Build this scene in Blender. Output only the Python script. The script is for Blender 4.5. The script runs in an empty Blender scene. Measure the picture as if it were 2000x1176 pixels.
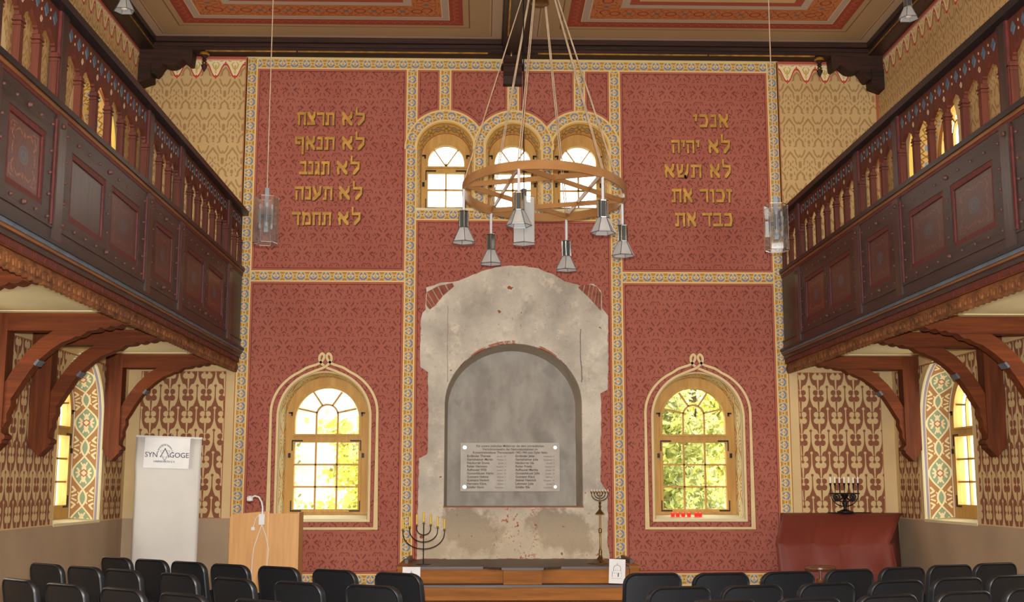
import bpy, math, random
from mathutils import Vector, Matrix
from mathutils.geometry import tessellate_polygon
PI = math.pi
random.seed(7)
SC = bpy.context.scene
COL = SC.collection

# ------------------------------------------------------------------ node helpers
def lin(c):
    return tuple(((v/255)/12.92 if v/255 <= .04045 else ((v/255+.055)/1.055)**2.4) for v in c)

class S:
    """a float expression in a node tree"""
    def __init__(s, nt, v): s.nt = nt; s.v = v
    def m(s, op, b=None, c=None, clamp=False):
        n = s.nt.nodes.new('ShaderNodeMath'); n.operation = op; n.use_clamp = clamp
        for i, a in enumerate((s, b, c)):
            if a is None: continue
            if isinstance(a, S): a = a.v
            if isinstance(a, (int, float)): n.inputs[i].default_value = a
            else: s.nt.links.new(a, n.inputs[i])
        return S(s.nt, n.outputs[0])
    def __add__(s, b): return s.m('ADD', b)
    def __sub__(s, b): return s.m('SUBTRACT', b)
    def __rsub__(s, b): return (s*-1)+b
    def __mul__(s, b): return s.m('MULTIPLY', b)
    def __truediv__(s, b): return s.m('DIVIDE', b)
    def lt(s, b): return s.m('LESS_THAN', b)
    def gt(s, b): return s.m('GREATER_THAN', b)
    def mn(s, b): return s.m('MINIMUM', b)
    def mx(s, b): return s.m('MAXIMUM', b)
    def ab(s): return s.m('ABSOLUTE')
    def fl(s): return s.m('FLOOR')
    def mod(s, b): return s.m('FLOORED_MODULO', b)
    def pp(s, b): return s.m('PINGPONG', b)
    def inv(s): return (s*-1)+1

class T:
    """material tree builder"""
    def __init__(s, name):
        s.mat = bpy.data.materials.new(name); s.mat.use_nodes = True
        s.nt = s.mat.node_tree; s.nt.nodes.clear()
        s.out = s.nt.nodes.new('ShaderNodeOutputMaterial')
    def node(s, t): return s.nt.nodes.new(t)
    def link(s, a, b): s.nt.links.new(a.v if isinstance(a, S) else a, b)
    def coords(s, kind='Object'):
        tc = s.node('ShaderNodeTexCoord'); sp = s.node('ShaderNodeSeparateXYZ')
        s.link(tc.outputs[kind], sp.inputs[0]); s.tc = tc.outputs[kind]
        return [S(s.nt, sp.outputs[i]) for i in range(3)]
    def vec(s, x, y, z=0):
        n = s.node('ShaderNodeCombineXYZ')
        for i, a in enumerate((x, y, z)):
            if isinstance(a, S): s.link(a, n.inputs[i])
            else: n.inputs[i].default_value = a
        return n.outputs[0]
    def vm(s, op, a, b=None, sc=None):
        n = s.node('ShaderNodeVectorMath'); n.operation = op
        for i, q in enumerate((a, b)):
            if q is None: continue
            if isinstance(q, tuple): n.inputs[i].default_value = q
            else: s.link(q, n.inputs[i])
        if sc is not None: s.link(sc, n.inputs['Scale'])
        return n
    def seg(s, P, a, b):
        """distance from P to the segment a-b"""
        d = (b[0]-a[0], b[1]-a[1]); L = d[0]**2+d[1]**2
        w = s.vm('SUBTRACT', P, (a[0], a[1], 0)).outputs[0]
        if L < 1e-12: return S(s.nt, s.vm('LENGTH', w).outputs['Value'])
        t = S(s.nt, s.vm('DOT_PRODUCT', w, (d[0]/L, d[1]/L, 0)).outputs['Value']).m('ADD', 0., clamp=True)
        q = s.vm('SCALE', (d[0], d[1], 0), sc=t).outputs[0]
        return S(s.nt, s.vm('DISTANCE', w, q).outputs['Value'])
    def strokes(s, P, lst):
        r = None
        for a, b, w in lst:
            d = s.seg(P, a, b)-w
            r = d if r is None else r.mn(d)
        return r
    def ell(s, P, c, rx, ry):
        w = s.vm('SUBTRACT', P, (c[0], c[1], 0)).outputs[0]
        w = s.vm('MULTIPLY', w, (1/rx, 1/ry, 0)).outputs[0]
        return S(s.nt, s.vm('LENGTH', w).outputs['Value']).lt(1.)
    def noise(s, scale=5, detail=3, vec=None, rough=.5):
        n = s.node('ShaderNodeTexNoise'); n.inputs['Scale'].default_value = scale
        n.inputs['Detail'].default_value = detail; n.inputs['Roughness'].default_value = rough
        if vec is not None: s.link(vec, n.inputs['Vector'])
        return S(s.nt, n.outputs['Fac'])
    def mix(s, f, a, b, blend='MIX'):
        n = s.node('ShaderNodeMix'); n.data_type = 'RGBA'; n.blend_type = blend
        if isinstance(f, (int, float)): n.inputs[0].default_value = f
        else: s.link(f, n.inputs[0])
        for i, q in ((6, a), (7, b)):
            if isinstance(q, tuple): n.inputs[i].default_value = (*lin(q), 1)
            else: s.link(q, n.inputs[i])
        return n.outputs[2]
    def rng(s, v, a, b, c=0., d=1.):
        n = s.node('ShaderNodeMapRange')
        s.link(v, n.inputs[0])
        for i, q in enumerate((a, b, c, d)): n.inputs[i+1].default_value = q
        return S(s.nt, n.outputs[0])
    def finish(s, col, rough=.8, metal=0., spec=.5, bump=None, bstr=.3, coat=0):
        p = s.node('ShaderNodeBsdfPrincipled')
        if isinstance(col, tuple): p.inputs['Base Color'].default_value = (*lin(col), 1)
        else: s.link(col, p.inputs['Base Color'])
        if isinstance(rough, S): s.link(rough, p.inputs['Roughness'])
        else: p.inputs['Roughness'].default_value = rough
        p.inputs['Metallic'].default_value = metal
        p.inputs['Specular IOR Level'].default_value = spec
        p.inputs['Coat Weight'].default_value = coat
        if bump is not None:
            b = s.node('ShaderNodeBump'); b.inputs['Strength'].default_value = bstr; b.inputs['Distance'].default_value = .01
            s.link(bump, b.inputs['Height']); s.link(b.outputs[0], p.inputs['Normal'])
        s.link(p.outputs[0], s.out.inputs[0]); s.p = p
        return s.mat

def plain(name, c, rough=.6, metal=0., var=.12, scale=8, spec=.5):
    t = T(name); t.coords(); n = t.noise(scale, 4, t.tc)
    d = tuple(v*(1-var) for v in c); l = tuple(min(255, v*(1+var*.6)) for v in c)
    return t.finish(t.mix(t.rng(n, .3, .7), d, l), rough, metal, spec)

def wood(name, c, d, axis=0, rough=.5, spec=.5, stretch=.06, scale=30, bstr=.15):
    t = T(name); t.coords()
    k = [1., 1., 1.]; k[axis] = stretch
    v = t.vm('MULTIPLY', t.tc, tuple(k)).outputs[0]
    n = t.noise(scale, 5, v, .6); n2 = t.noise(scale*.15, 3, v)
    f = t.rng(n*.65+n2*.35, .35, .65)
    return t.finish(t.mix(f, d, c), rough, spec=spec, bump=n, bstr=bstr)

# ------------------------------------------------------------------ patterns
def red_damask():
    t = T('red_stencilled_plaster'); X, Y, Z = t.coords()
    k = .000567
    R, P = 439., 746.
    x = (X+2.995)/k; z = (Z-3.745)/k
    row = (z/R+.5).fl(); odd = row.mod(2.)
    u = (x+odd*(P/2)).pp(P/2); v = z-row*R
    Pv = t.vec(u, v)
    L = [((80, 0), (130, 34), 22), ((95, 0), (118, -42), 13), ((40, 88), (92, 155), 15), ((88, 140), (95, 172), 13),
         ((0, 150), (0, 185), 9), ((38, -82), (62, -140), 13), ((150, -45), (180, -95), 15), ((165, 0), (200, 42), 11),
         ((215, -8), (238, 8), 10), ((155, -130), (152, -170), 9), ((185, 140), (185, 155), 14),
         ((373, 92), (373, 55), 15), ((325, 20), (318, -55), 14), ((373, -78), (335, -105), 13), ((373, -155), (373, -165), 19),
         ((235, -178), (290, -172), 9), ((265, -128), (300, -140), 9),
         ((373, 190), (345, 215), 8), ((345, 212), (300, 212), 11), ((300, 212), (268, 165), 11), ((268, 165), (266, 135), 10), ((320, 160), (322, 145), 12)]
    m = t.strokes(Pv, L).lt(0.)
    wear = t.noise(1.3, 4, t.tc); fine = t.noise(40, 2, t.tc)
    c = t.mix(t.rng(wear, .3, .7), (162, 90, 74), (170, 100, 82))
    dk = t.mix(t.rng(wear, .3, .7), (120, 58, 50), (130, 68, 57))
    c = t.mix(m*t.rng(fine, .2, .5, .75, 1.), c, dk)
    return t.finish(c, .8, spec=.3)

def ochre_damask(axis):
    t = T('ochre_stencilled_plaster'); X, Y, Z = t.coords()
    A = X if axis == 'x' else Y
    x = (A+4.265)/.000794; v = (6.845-Z)/.00085
    u = (x+162.5).pp(162.5)          # 162 on a chevron axis
    v = (v+60).mod(545.)-60
    Pv = t.vec(u, v)
    L = [((162, 4), (112, 72), 11), ((112, 72), (72, 118), 9), ((162, 180), (162, 222), 8), ((162, 286), (162, 294), 13),
         ((162, 372), (162, 392), 17), ((162, 436), (162, 440), 11),
         ((88, -28), (62, 42), 9), ((62, 42), (25, 84), 9), ((0, 60), (0, 68), 13), ((0, 178), (0, 240), 19),
         ((76, 140), (62, 205), 8), ((78, 255), (48, 300), 7), ((112, 262), (132, 235), 6), ((0, 322), (0, 330), 13),
         ((28, 345), (58, 385), 11), ((58, 385), (62, 442), 12), ((62, 442), (88, 458), 8), ((105, 330), (98, 372), 6), ((128, 175), (120, 150), 7)]
    L = [(a, b, w_*1.3+1) for a, b, w_ in L]
    m = t.strokes(Pv, L).lt(0.)
    w = t.noise(.9, 3, t.tc)
    c = t.mix(t.rng(w, .3, .7), (194, 162, 112), (204, 174, 122))
    dk = t.mix(t.rng(w, .3, .7), (162, 126, 78), (170, 138, 90))
    c = t.mix(m, c, dk)
    # valance with cusped red line
    q = (A+4.267).pp(.129)/.129
    s = q*q*(3.-q*2); s = s*.5+s*s*(3.-s*2)*.5
    h = s*.175+6.905
    above = Z.gt(h)
    Qv = t.vec((A+4.267).pp(.129), Z)
    gold = t.strokes(Qv, [((0, 7.0), (0, 7.06), .012), ((.02, 7.02), (.045, 7.08), .009), ((.045, 7.08), (.02, 7.11), .006), ((0, 6.95), (.012, 6.985), .005), ((.06, 7.12), (.09, 7.13), .007)]).lt(0.)
    c = t.mix(above, c, t.mix(gold, (236, 218, 172), (206, 172, 92)))
    glow = (Z-h).ab().lt(.03)*Z.lt(h)
    c = t.mix(glow, c, (218, 176, 130))
    red = (Z-h).ab().lt((q*(q.inv())*.055)+.008)
    dots = t.strokes(Qv, [((.018, 6.905), (-.018, 6.905), .009), ((0, 6.885), (0, 6.925), .009), ((.111, 7.085), (.147, 7.085), .009), ((.129, 7.07), (.129, 7.112), .009)]).lt(0.)
    c = t.mix(red.mx(dots), c, (190, 74, 58))
    top = Z.gt(7.135); c = t.mix(top, c, (214, 150, 124)); c = t.mix(Z.gt(7.155), c, (178, 92, 70))
    return t.finish(c, .85, spec=.25)

def violin(axis):
    t = T('counterchanged_brown_cream_plaster'); X, Y, Z = t.coords()
    A = X if axis == 'x' else Y
    k = .234/297; kz = .286/360
    x = (A+4.438)/k; v = 425-(Z-2.631)/kz          # v down, brown dot of violin at v=425
    w0 = (v-330)/360; band = w0.fl(); par = band.mod(2.)
    v = v-band*360
    u = x.pp(148.5); uo = u.m('MULTIPLY', -1.)+148.5   # distance to violin axis, distance to tulip axis
    Pu = t.vec(u, v); Po = t.vec(uo, v)
    f = t.rng(v, 430, 600); wd = f*f*47+9
    sh = (690.-v)/80; sh = (1.-(sh*sh).mn(1.)).m('SQRT')*62+62
    wid = t.nt and wd+(sh-wd)*v.gt(606.)
    br = uo.lt(wid)
    lob = (t.seg(Pu, (45, 377), (45, 377))-45).mn(t.seg(Pu, (44, 478), (44, 478))-48).lt(0.)
    lob = lob.mx(u.lt(46.)*(v-428).ab().lt(84.)*(v-428).ab().gt(-1.))
    stem = u.lt(t.rng(v, 520, 690, 16, 8))*v.gt(515.)
    br = br.mx(lob).mx(stem)
    cut = (t.seg(Pu, (0, 425), (0, 425))-25).mn(t.seg(Po, (0, 640), (0, 640))-23).lt(0.)
    cut = cut.mx(u.lt(9.)*v.lt(425.)).mx(uo.lt(9.)*v.gt(640.))
    br = br*cut.inv()
    br = (br-par).ab()
    wn = t.noise(2, 3, t.tc)
    c = t.mix(br, t.mix(wn, (206, 176, 124), (214, 188, 138)), t.mix(wn, (132, 82, 58), (144, 92, 66)))
    return t.finish(c, .85, spec=.25)

def frieze():
    t = T('rosette_frieze'); U, V, W = t.coords('UV')
    fu = U.pp(.0815); av = V.ab()
    Pv = t.vec(fu, V); Pa = t.vec(fu, av)
    c = t.mix((t.seg(Pa, (0, 0), (0, 0))).lt(.062).mx(av.lt(.06)), (228, 200, 132), (214, 176, 104))
    ros = t.seg(Pa, (0, 0), (0, 0))
    c = t.mix(ros.lt(.058), c, (212, 196, 150))
    blue = t.strokes(Pv, [((.034, .026), (.020, .040), .011), ((.038, -.022), (.012, -.040), .013), ((.044, -.006), (.047, .004), .006)]).lt(0.)
    c = t.mix(blue, c, (124, 134, 154))
    c = t.mix(t.strokes(Pv, [((0, -.02), (0, .03), .0045), ((.006, -.012), (.014, -.004), .004)]).lt(0.), c, (206, 128, 66))
    br = t.strokes(Pa, [((.058, .048), (.1, .044), .0045), ((.062, .033), (.1, .030), .003), ((.078, 0), (.09, 0), .007)]).lt(0.)
    c = t.mix(br, c, (140, 92, 40))
    return t.finish(c, .85, spec=.25)

def braid(small=False):
    """interlaced ovals along a reveal, u metres, v 0..1 across"""
    t = T('interlaced_reveal_painting'); U, V, W = t.coords('UV')
    per = .60; g = V-.5; ag = g.ab()
    th = U*(2*PI/per)
    A = (th.m('COSINE')*.21+.105).ab()
    edge = (ag-A).ab().lt(.03)
    inside = ag.lt(A)
    c = t.mix(inside, (196, 150, 92) if small else (176, 130, 84), (196, 196, 150) if small else (150, 166, 132))
    fu = U.pp(per/2)
    Pu = t.vec(fu, ag*.42)            # metric folded cell, 0 = middle of the big oval
    cream = t.strokes(Pu, [((0, .03), (.0, .085), .012), ((.02, .055), (.05, .075), .013), ((.05, .015), (.10, .0), .014), ((.09, .02), (.12, .035), .009),
                           ((.175, .12), (.215, .085), .012), ((.215, .085), (.24, .125), .011), ((.285, .12), (.265, .075), .010), ((.235, .055), (.26, .04), .008)]).lt(0.)
    c = t.mix(cream, c, (240, 222, 170))
    dia = (fu/1.+ag*.42); c = t.mix(dia.lt(.05), c, (190, 84, 62)); c = t.mix(dia.lt(.035), c, (240, 222, 170))
    c = t.mix(edge, c, (242, 226, 172))
    c = t.mix(ag.gt(.335), c, (240, 226, 178)); c = t.mix((ag-.39).ab().lt(.037), c, (158, 150, 160))
    c = t.mix(ag.gt(.45), c, (214, 204, 160))
    return t.finish(c, .85, spec=.25)

def scroll_reveal():
    t = T('ochre_scroll_reveal_painting'); U, V, W = t.coords('UV')
    g = V-.5; ag = g.ab(); fu = U.pp(.12); P_ = t.vec(fu, ag*.3)
    c = t.mix(ag.lt(.32), (226, 196, 128), (214, 176, 104))
    c = t.mix(t.strokes(P_, [((0, .05), (.05, .02), .008), ((.05, .02), (.1, .06), .007), ((.12, .0), (.09, .03), .008)]).lt(0.), c, (150, 112, 58))
    c = t.mix(t.strokes(P_, [((0, 0), (.03, .0), .014), ((.08, .075), (.1, .08), .008)]).lt(0.), c, (132, 146, 168))
    c = t.mix((ag-.36).ab().lt(.025), c, (176, 96, 60)); c = t.mix(ag.gt(.40), c, (240, 204, 96))
    return t.finish(c, .85, spec=.25)

def ceiling_mat():
    t = T('painted_ceiling'); X, Y, Z = t.coords()
    ax = X.ab(); dy = Y*-1-.28
    dx = (ax-.19).mn(4.745-ax)
    d = dx.mn(dy); useX = dy.lt(dx)
    s = Y+(ax-Y)*useX
    c = t.mix(d.gt(.14), (186, 160, 130), (174, 146, 106))
    c = t.mix((d-.115).ab().lt(.006).mx((d-.40).ab().lt(.008)), c, (126, 92, 66))
    c = t.mix(d.gt(.48), c, (152, 72, 52))
    P1 = t.vec(s.pp(.06), d-.565)
    c = t.mix(t.strokes(P1, [((0, -.03), (.03, .03), .008), ((.05, .02), (.06, .04), .008)]).lt(0.)*(d-.565).ab().lt(.07), c, (176, 96, 66))
    c = t.mix(d.gt(.65), c, (176, 158, 140)); c = t.mix((d-.7).ab().gt(.04)*d.gt(.65), c, (212, 190, 158))
    c = t.mix(d.gt(.75), c, (188, 118, 70))
    P2 = t.vec(s.pp(.178), (d-.93).ab())
    eye = t.ell(P2, (.178, 0), .075, .075); eye2 = t.ell(P2, (.178, 0), .055, .05)
    ln = t.strokes(P2, [((.02, .13), (.09, .02), .007), ((.02, .03), (.07, .12), .006), ((.1, .12), (.15, .1), .008), ((0, .16), (.06, .15), .006)]).lt(0.)*(d-.93).ab().lt(.17)
    c = t.mix(ln, c, (152, 84, 52))
    c = t.mix(eye, c, (148, 68, 46)); c = t.mix(eye2, c, (186, 114, 70))
    c = t.mix(t.ell(P2, (0, 0), .035, .03), c, (112, 110, 112))
    c = t.mix((d-.93).ab().gt(.18)*d.gt(.75), c, (182, 164, 144))
    c = t.mix(d.gt(1.21), c, (164, 84, 60)); c = t.mix(d.gt(1.32), c, (200, 168, 118))
    return t.finish(c, .9, spec=.2)

def plaster():
    t = T('bare_grey_lime_plaster'); X, Y, Z = t.coords()
    n1 = t.noise(1.1, 5, t.tc, .6); n2 = t.noise(4.5, 6, t.tc, .7); n3 = t.noise(38, 3, t.tc); n5 = t.noise(2.3, 6, t.tc, .65)
    c = t.mix(t.rng(n1, .38, .62), (170, 162, 148), (212, 204, 186))
    c = t.mix(t.rng(n2, .54, .66, 0, .7), c, (226, 214, 190))
    c = t.mix(t.rng(n5, .56, .68, 0, .6), c, (156, 148, 134))
    low = Z.lt(1.22)
    b1 = t.seg(t.vec(X, Z), (-.68, 1.0), (-.40, .85)); b2 = t.seg(t.vec(X, Z), (.45, 1.0), (.78, .82))
    bl = t.rng(b1.mn(b2)+(n2-.5)*.7, .20, .30, 1., 0.)*low
    c = t.mix(bl*.85, c, t.mix(n3, (110, 102, 92), (142, 132, 118)))
    c = t.mix(t.rng(Z+n2*.3, 1.0, 1.5, .5, 0.), c, (206, 184, 148))
    brick = t.rng(n2*.6+n3*.4, .555, .59)*t.rng(t.seg(t.vec(X, Z), (0.05, .72), (.05, 1.15))+n1*.3, .3, .55, 1., 0.)
    c = t.mix(brick, c, (170, 96, 74))
    # joint of the old patching at the sill line and the vertical crack at the right
    c = t.mix((Z-1.2-(n2-.5)*.02).ab().lt(.010)*X.ab().lt(.9)*Y.lt(.01), c, (168, 104, 78))
    c = t.mix((X-.88-(n5-.5)*.10).ab().lt(.006)*(Z-3.15).ab().lt(.35), c, (120, 112, 102))
    c = t.mix((X+.86-(n5-.5)*.06).ab().lt(.004)*(Z-3.3).ab().lt(.5), c, (148, 138, 124))
    arcd = (t.seg(t.vec(X, Z*1.0), (0, 2.45), (0, 2.45))-.865).ab()
    c = t.mix(arcd.lt(.03)*Z.gt(3.0)*t.rng(n2, .48, .56)*Y.lt(.03), c, (166, 106, 84))
    c = t.mix(t.rng(n3, .66, .72, 0, .5), c, (118, 104, 92))
    c = t.mix(t.rng(t.noise(9, 2, t.tc), .72, .75), c, (150, 88, 68))
    c = t.mix(t.rng(Y, .02, .04, 0, .75), c, t.mix(t.rng(n1, .35, .65), (160, 146, 126), (178, 162, 142)))
    st = t.noise(2.2, 5, t.vm('MULTIPLY', t.tc, (1.6, 1, .8)).outputs[0], .6)
    inn = t.mix(t.rng(st, .38, .62), (146, 142, 134), (172, 168, 158))
    inn = t.mix(t.rng(t.noise(3.4, 5, t.tc), .56, .68, 0, .5), inn, (122, 119, 114))
    c = t.mix(t.rng(Y, .40, .41, 0, .9), c, inn)
    return t.finish(c, .95, spec=.15, bump=n2+n3*.4, bstr=.5)

def fascia_painted():
    t = T('painted_fascia_panel'); U, V, W = t.coords('UV')
    P_ = t.vec(U, V); au = U.ab(); avv = V.ab()
    n = t.noise(14, 4, t.vm('MULTIPLY', t.tc, (1, .25, 1)).outputs[0])
    c = t.mix(t.rng(n, .35, .65), (66, 34, 28), (92, 46, 36))
    F = t.vec(au, avv)
    sc = t.strokes(F, [((.15, .62), (.34, .72), .035), ((.34, .72), (.5, .58), .03), ((.62, .70), (.72, .45), .035), ((.72, .45), (.58, .30), .03), ((.68, .0), (.66, .18), .028), ((.0, .7), (.04, .56), .03), ((.5, .8), (.8, .8), .02), ((.8, .8), (.8, .5), .02)]).lt(0.)
    oi = t.node('ShaderNodeObjectInfo'); rnd = S(t.nt, oi.outputs['Random'])
    w = t.noise(16, 3, t.tc).gt(.47)*(rnd*.5+.45)
    c = t.mix(sc*w, c, (160, 92, 62))
    c = t.mix(rnd.lt(.35)*.4, c, (58, 50, 48))
    r = t.seg(P_, (0, 0), (0, 0))
    c = t.mix(r.lt(.28)*(rnd*.5+.3), c, (80, 92, 108)); c = t.mix((r-.2).ab().lt(.03).mx(r.lt(.07))*.6, c, (52, 48, 56))
    return t.finish(c, .38, spec=.5)

def cloth_mat():
    t = T('red_brown_leatherette'); t.coords(); n = t.noise(3, 4, t.tc); f = t.noise(60, 2, t.tc)
    return t.finish(t.mix(n, (100, 40, 30), (124, 52, 38)), .55, spec=.35, bump=n+f*.1, bstr=.25)

M = {}
M['red'] = red_damask(); M['ochre_x'] = ochre_damask('x'); M['ochre_y'] = ochre_damask('y')
M['violin_x'] = violin('x'); M['violin_y'] = violin('y'); M['frieze'] = frieze()
M['braid'] = braid(); M['braidpale'] = braid(True); M['scroll'] = scroll_reveal(); M['ceil'] = ceiling_mat(); M['plaster'] = plaster()
M['fascia_p'] = fascia_painted(); M['cloth'] = cloth_mat()
M['cream'] = plain('cream_limewash', (214, 186, 136), .85, var=.05, scale=1.5, spec=.25)
M['creamline'] = plain('cream_painted_line', (226, 200, 146), .85, var=.03)
M['whiteline'] = plain('white_painted_line', (236, 222, 200), .85, var=.02)
M['palecream'] = plain('pale_cream_limewash', (224, 212, 168), .85, var=.04, scale=2)
M['brownred'] = plain('brown_red_painted_border', (178, 98, 76), .85, var=.05)
M['brownline'] = plain('brown_painted_line', (166, 94, 58), .85, var=.05)
M['darkline'] = plain('dark_painted_line', (96, 44, 36), .85, var=.05)
M['dado'] = plain('taupe_dado_paint', (176, 152, 122), .8, var=.06, scale=1.2)
M['soffit'] = plain('cream_boarded_soffit', (214, 198, 152), .8, var=.05, scale=1)
M['dark_y'] = wood('dark_varnished_wood', (62, 44, 40), (30, 23, 22), 1, .42, .5)
M['dark_x'] = wood('dark_brown_beam_wood', (66, 38, 26), (30, 19, 15), 0, .65, .3)
M['dark_z'] = wood('dark_varnished_wood_upright', (64, 46, 41), (32, 24, 22), 2, .34, .6)
M['darkred'] = plain('dark_red_painted_wood', (88, 32, 29), .55, var=.2, scale=20)
M['arcade'] = wood('red_brown_painted_wood', (100, 48, 31), (70, 32, 22), 2, .6, .3)
M['rail'] = plain('black_handrail_paint', (26, 25, 27), .4, var=.2, scale=10)
M['lozblue'] = plain('blue_grey_painted_lozenge', (74, 92, 108), .6, var=.2, scale=20)
M['dullcream'] = plain('faded_cream_paint', (168, 138, 108), .7, var=.1)
M['ochrewood'] = wood('ochre_painted_moulding', (150, 96, 48), (96, 56, 28), 1, .5)
M['bluegrey'] = plain('blue_grey_painted_moulding', (92, 102, 112), .5, var=.15)
M['brk'] = wood('orange_brown_bracket_wood', (122, 60, 26), (84, 40, 17), 0, .7, .2)
M['brkz'] = wood('orange_brown_post_wood', (112, 56, 26), (78, 37, 17), 2, .7, .2)
M['carved'] = wood('carved_brown_wood', (146, 92, 50), (74, 42, 26), 1, .6, .3, stretch=.5, scale=14, bstr=.6)
M['stud'] = plain('rusty_stud', (84, 50, 38), .7, .0, var=.25, scale=60)
M['goldtrim'] = plain('gold_trim', (196, 146, 56), .35, .6, var=.25, scale=10)
M['brass'] = plain('aged_brass', (122, 94, 52), .35, .85, var=.2)
M['gilt'] = plain('gilded_letter', (196, 148, 60), .5, .3, var=.15, scale=12)
M['letshade'] = plain('painted_letter_shadow', (98, 56, 34), .8)  # dark brown of the drop shadow painted behind the gilt letters
M['frame'] = wood('ochre_window_wood', (204, 162, 88), (180, 134, 64), 2, .55, .3, stretch=.1, scale=16)
M['iron'] = plain('black_iron', (26, 25, 26), .45, .6)
M['chrome'] = plain('chrome', (210, 212, 214), .12, 1., var=.03)
M['greymetal'] = plain('grey_lacquered_metal', (120, 130, 136), .3, .7, var=.05)
M['darkglass'] = plain('dark_grey_glass', (70, 80, 80), .1, 0., var=.05)
M['white'] = plain('white_paper', (232, 232, 230), .7, var=.02)
M['banner'] = plain('off_white_banner_fabric', (212, 208, 200), .6, var=.03, scale=2)
M['ink'] = plain('dark_grey_print', (70, 72, 72), .7)
M['greyink'] = plain('pale_grey_print', (176, 176, 176), .7)
M['brownink'] = plain('brown_engraved_lettering', (84, 62, 52), .7)
M['beech'] = wood('beech_plywood', (214, 162, 96), (196, 142, 78), 2, .5, stretch=.08, scale=24, bstr=.03)
M['beechedge'] = wood('pale_beech_edge', (232, 190, 128), (210, 164, 104), 2, .5)
M['pine'] = wood('varnished_pine', (168, 106, 44), (112, 66, 28), 0, .65, .2, stretch=.08, scale=14)
M['darktread'] = wood('dark_brown_tread', (84, 62, 48), (56, 40, 32), 0, .45)
M['chair'] = plain('black_chair_plastic', (14, 15, 17), .45, var=.15, scale=30)
M['chairrim'] = plain('black_chair_rim', (21, 23, 26), .4, var=.1)
M['ycandle'] = plain('yellow_wax', (226, 182, 44), .5, var=.05)
M['wcandle'] = plain('white_wax', (236, 232, 220), .5, var=.02)
M['wplastic'] = plain('white_plastic', (222, 222, 218), .4, var=.02)
M['walnut'] = wood('polished_walnut', (130, 80, 48), (84, 48, 30), 0, .25)
M['brick'] = plain('old_red_brick', (150, 84, 64), .9, var=.2, scale=14)
M['mortar'] = plain('pale_mortar', (168, 154, 134), .95, var=.12, scale=20)
M['floor'] = wood('worn_floor_boards', (120, 86, 58), (84, 58, 40), 1, .5, stretch=.05, scale=12)
M['ring'] = wood('bronze_brown_ring', (180, 132, 80), (154, 108, 62), 0, .35, stretch=.3, scale=6, bstr=.02)
M['cord'] = plain('tan_cord', (196, 172, 140), .6)
M['rod'] = plain('pale_grey_tube', (214, 216, 222), .35, var=.02)
M['bark'] = plain('tree_bark', (96, 80, 62), .9, var=.3)
M['leaf1'] = plain('yellow_green_leaf', (222, 220, 120), .6, var=.3, scale=3)
M['leaf2'] = plain('green_leaf', (164, 172, 96), .6, var=.35, scale=3)
M['garden'] = plain('garden_grass', (110, 130, 70), .9, var=.3, scale=2)
M['outwall'] = plain('pale_rendered_outside_wall', (206, 190, 176), .9, var=.15, scale=2)

def glass(name, tint=(240, 244, 244), gl=.10, rough=.02, frost=None):
    t = T(name); a = t.node('ShaderNodeBsdfTransparent'); a.inputs[0].default_value = (*lin(tint), 1)
    g = t.node('ShaderNodeBsdfGlossy'); g.inputs['Roughness'].default_value = rough
    m = t.node('ShaderNodeMixShader'); fr = t.node('ShaderNodeLayerWeight'); fr.inputs[0].default_value = .5
    f = (S(t.nt, fr.outputs['Facing']).m('POWER', 5.)*.22+gl); t.link(f, m.inputs[0])
    t.link(a.outputs[0], m.inputs[1]); t.link(g.outputs[0], m.inputs[2])
    o = m.outputs[0]
    if frost:
        d = t.node('ShaderNodeBsdfDiffuse'); d.inputs[0].default_value = (*lin(frost[0]), 1)
        m2 = t.node('ShaderNodeMixShader'); m2.inputs[0].default_value = frost[1]
        t.link(o, m2.inputs[1]); t.link(d.outputs[0], m2.inputs[2]); o = m2.outputs[0]
    t.link(o, t.out.inputs[0]); return t.mat
M['pane'] = glass('window_glass', (250, 250, 246), .03)
M['lampglass'] = glass('lamp_glass', (226, 230, 232), .12, .05, ((226, 228, 226), .5))
M['lantglass'] = glass('lantern_glass', (240, 244, 246), .13, .03, ((214, 218, 218), .06))
M['redglass'] = None
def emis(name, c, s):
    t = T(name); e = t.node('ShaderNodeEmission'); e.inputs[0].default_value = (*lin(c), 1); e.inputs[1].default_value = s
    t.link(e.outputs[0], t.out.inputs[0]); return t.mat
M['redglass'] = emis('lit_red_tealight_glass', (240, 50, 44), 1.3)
M['glow'] = emis('red_tealight_glow', (255, 90, 70), 3.0)

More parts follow.
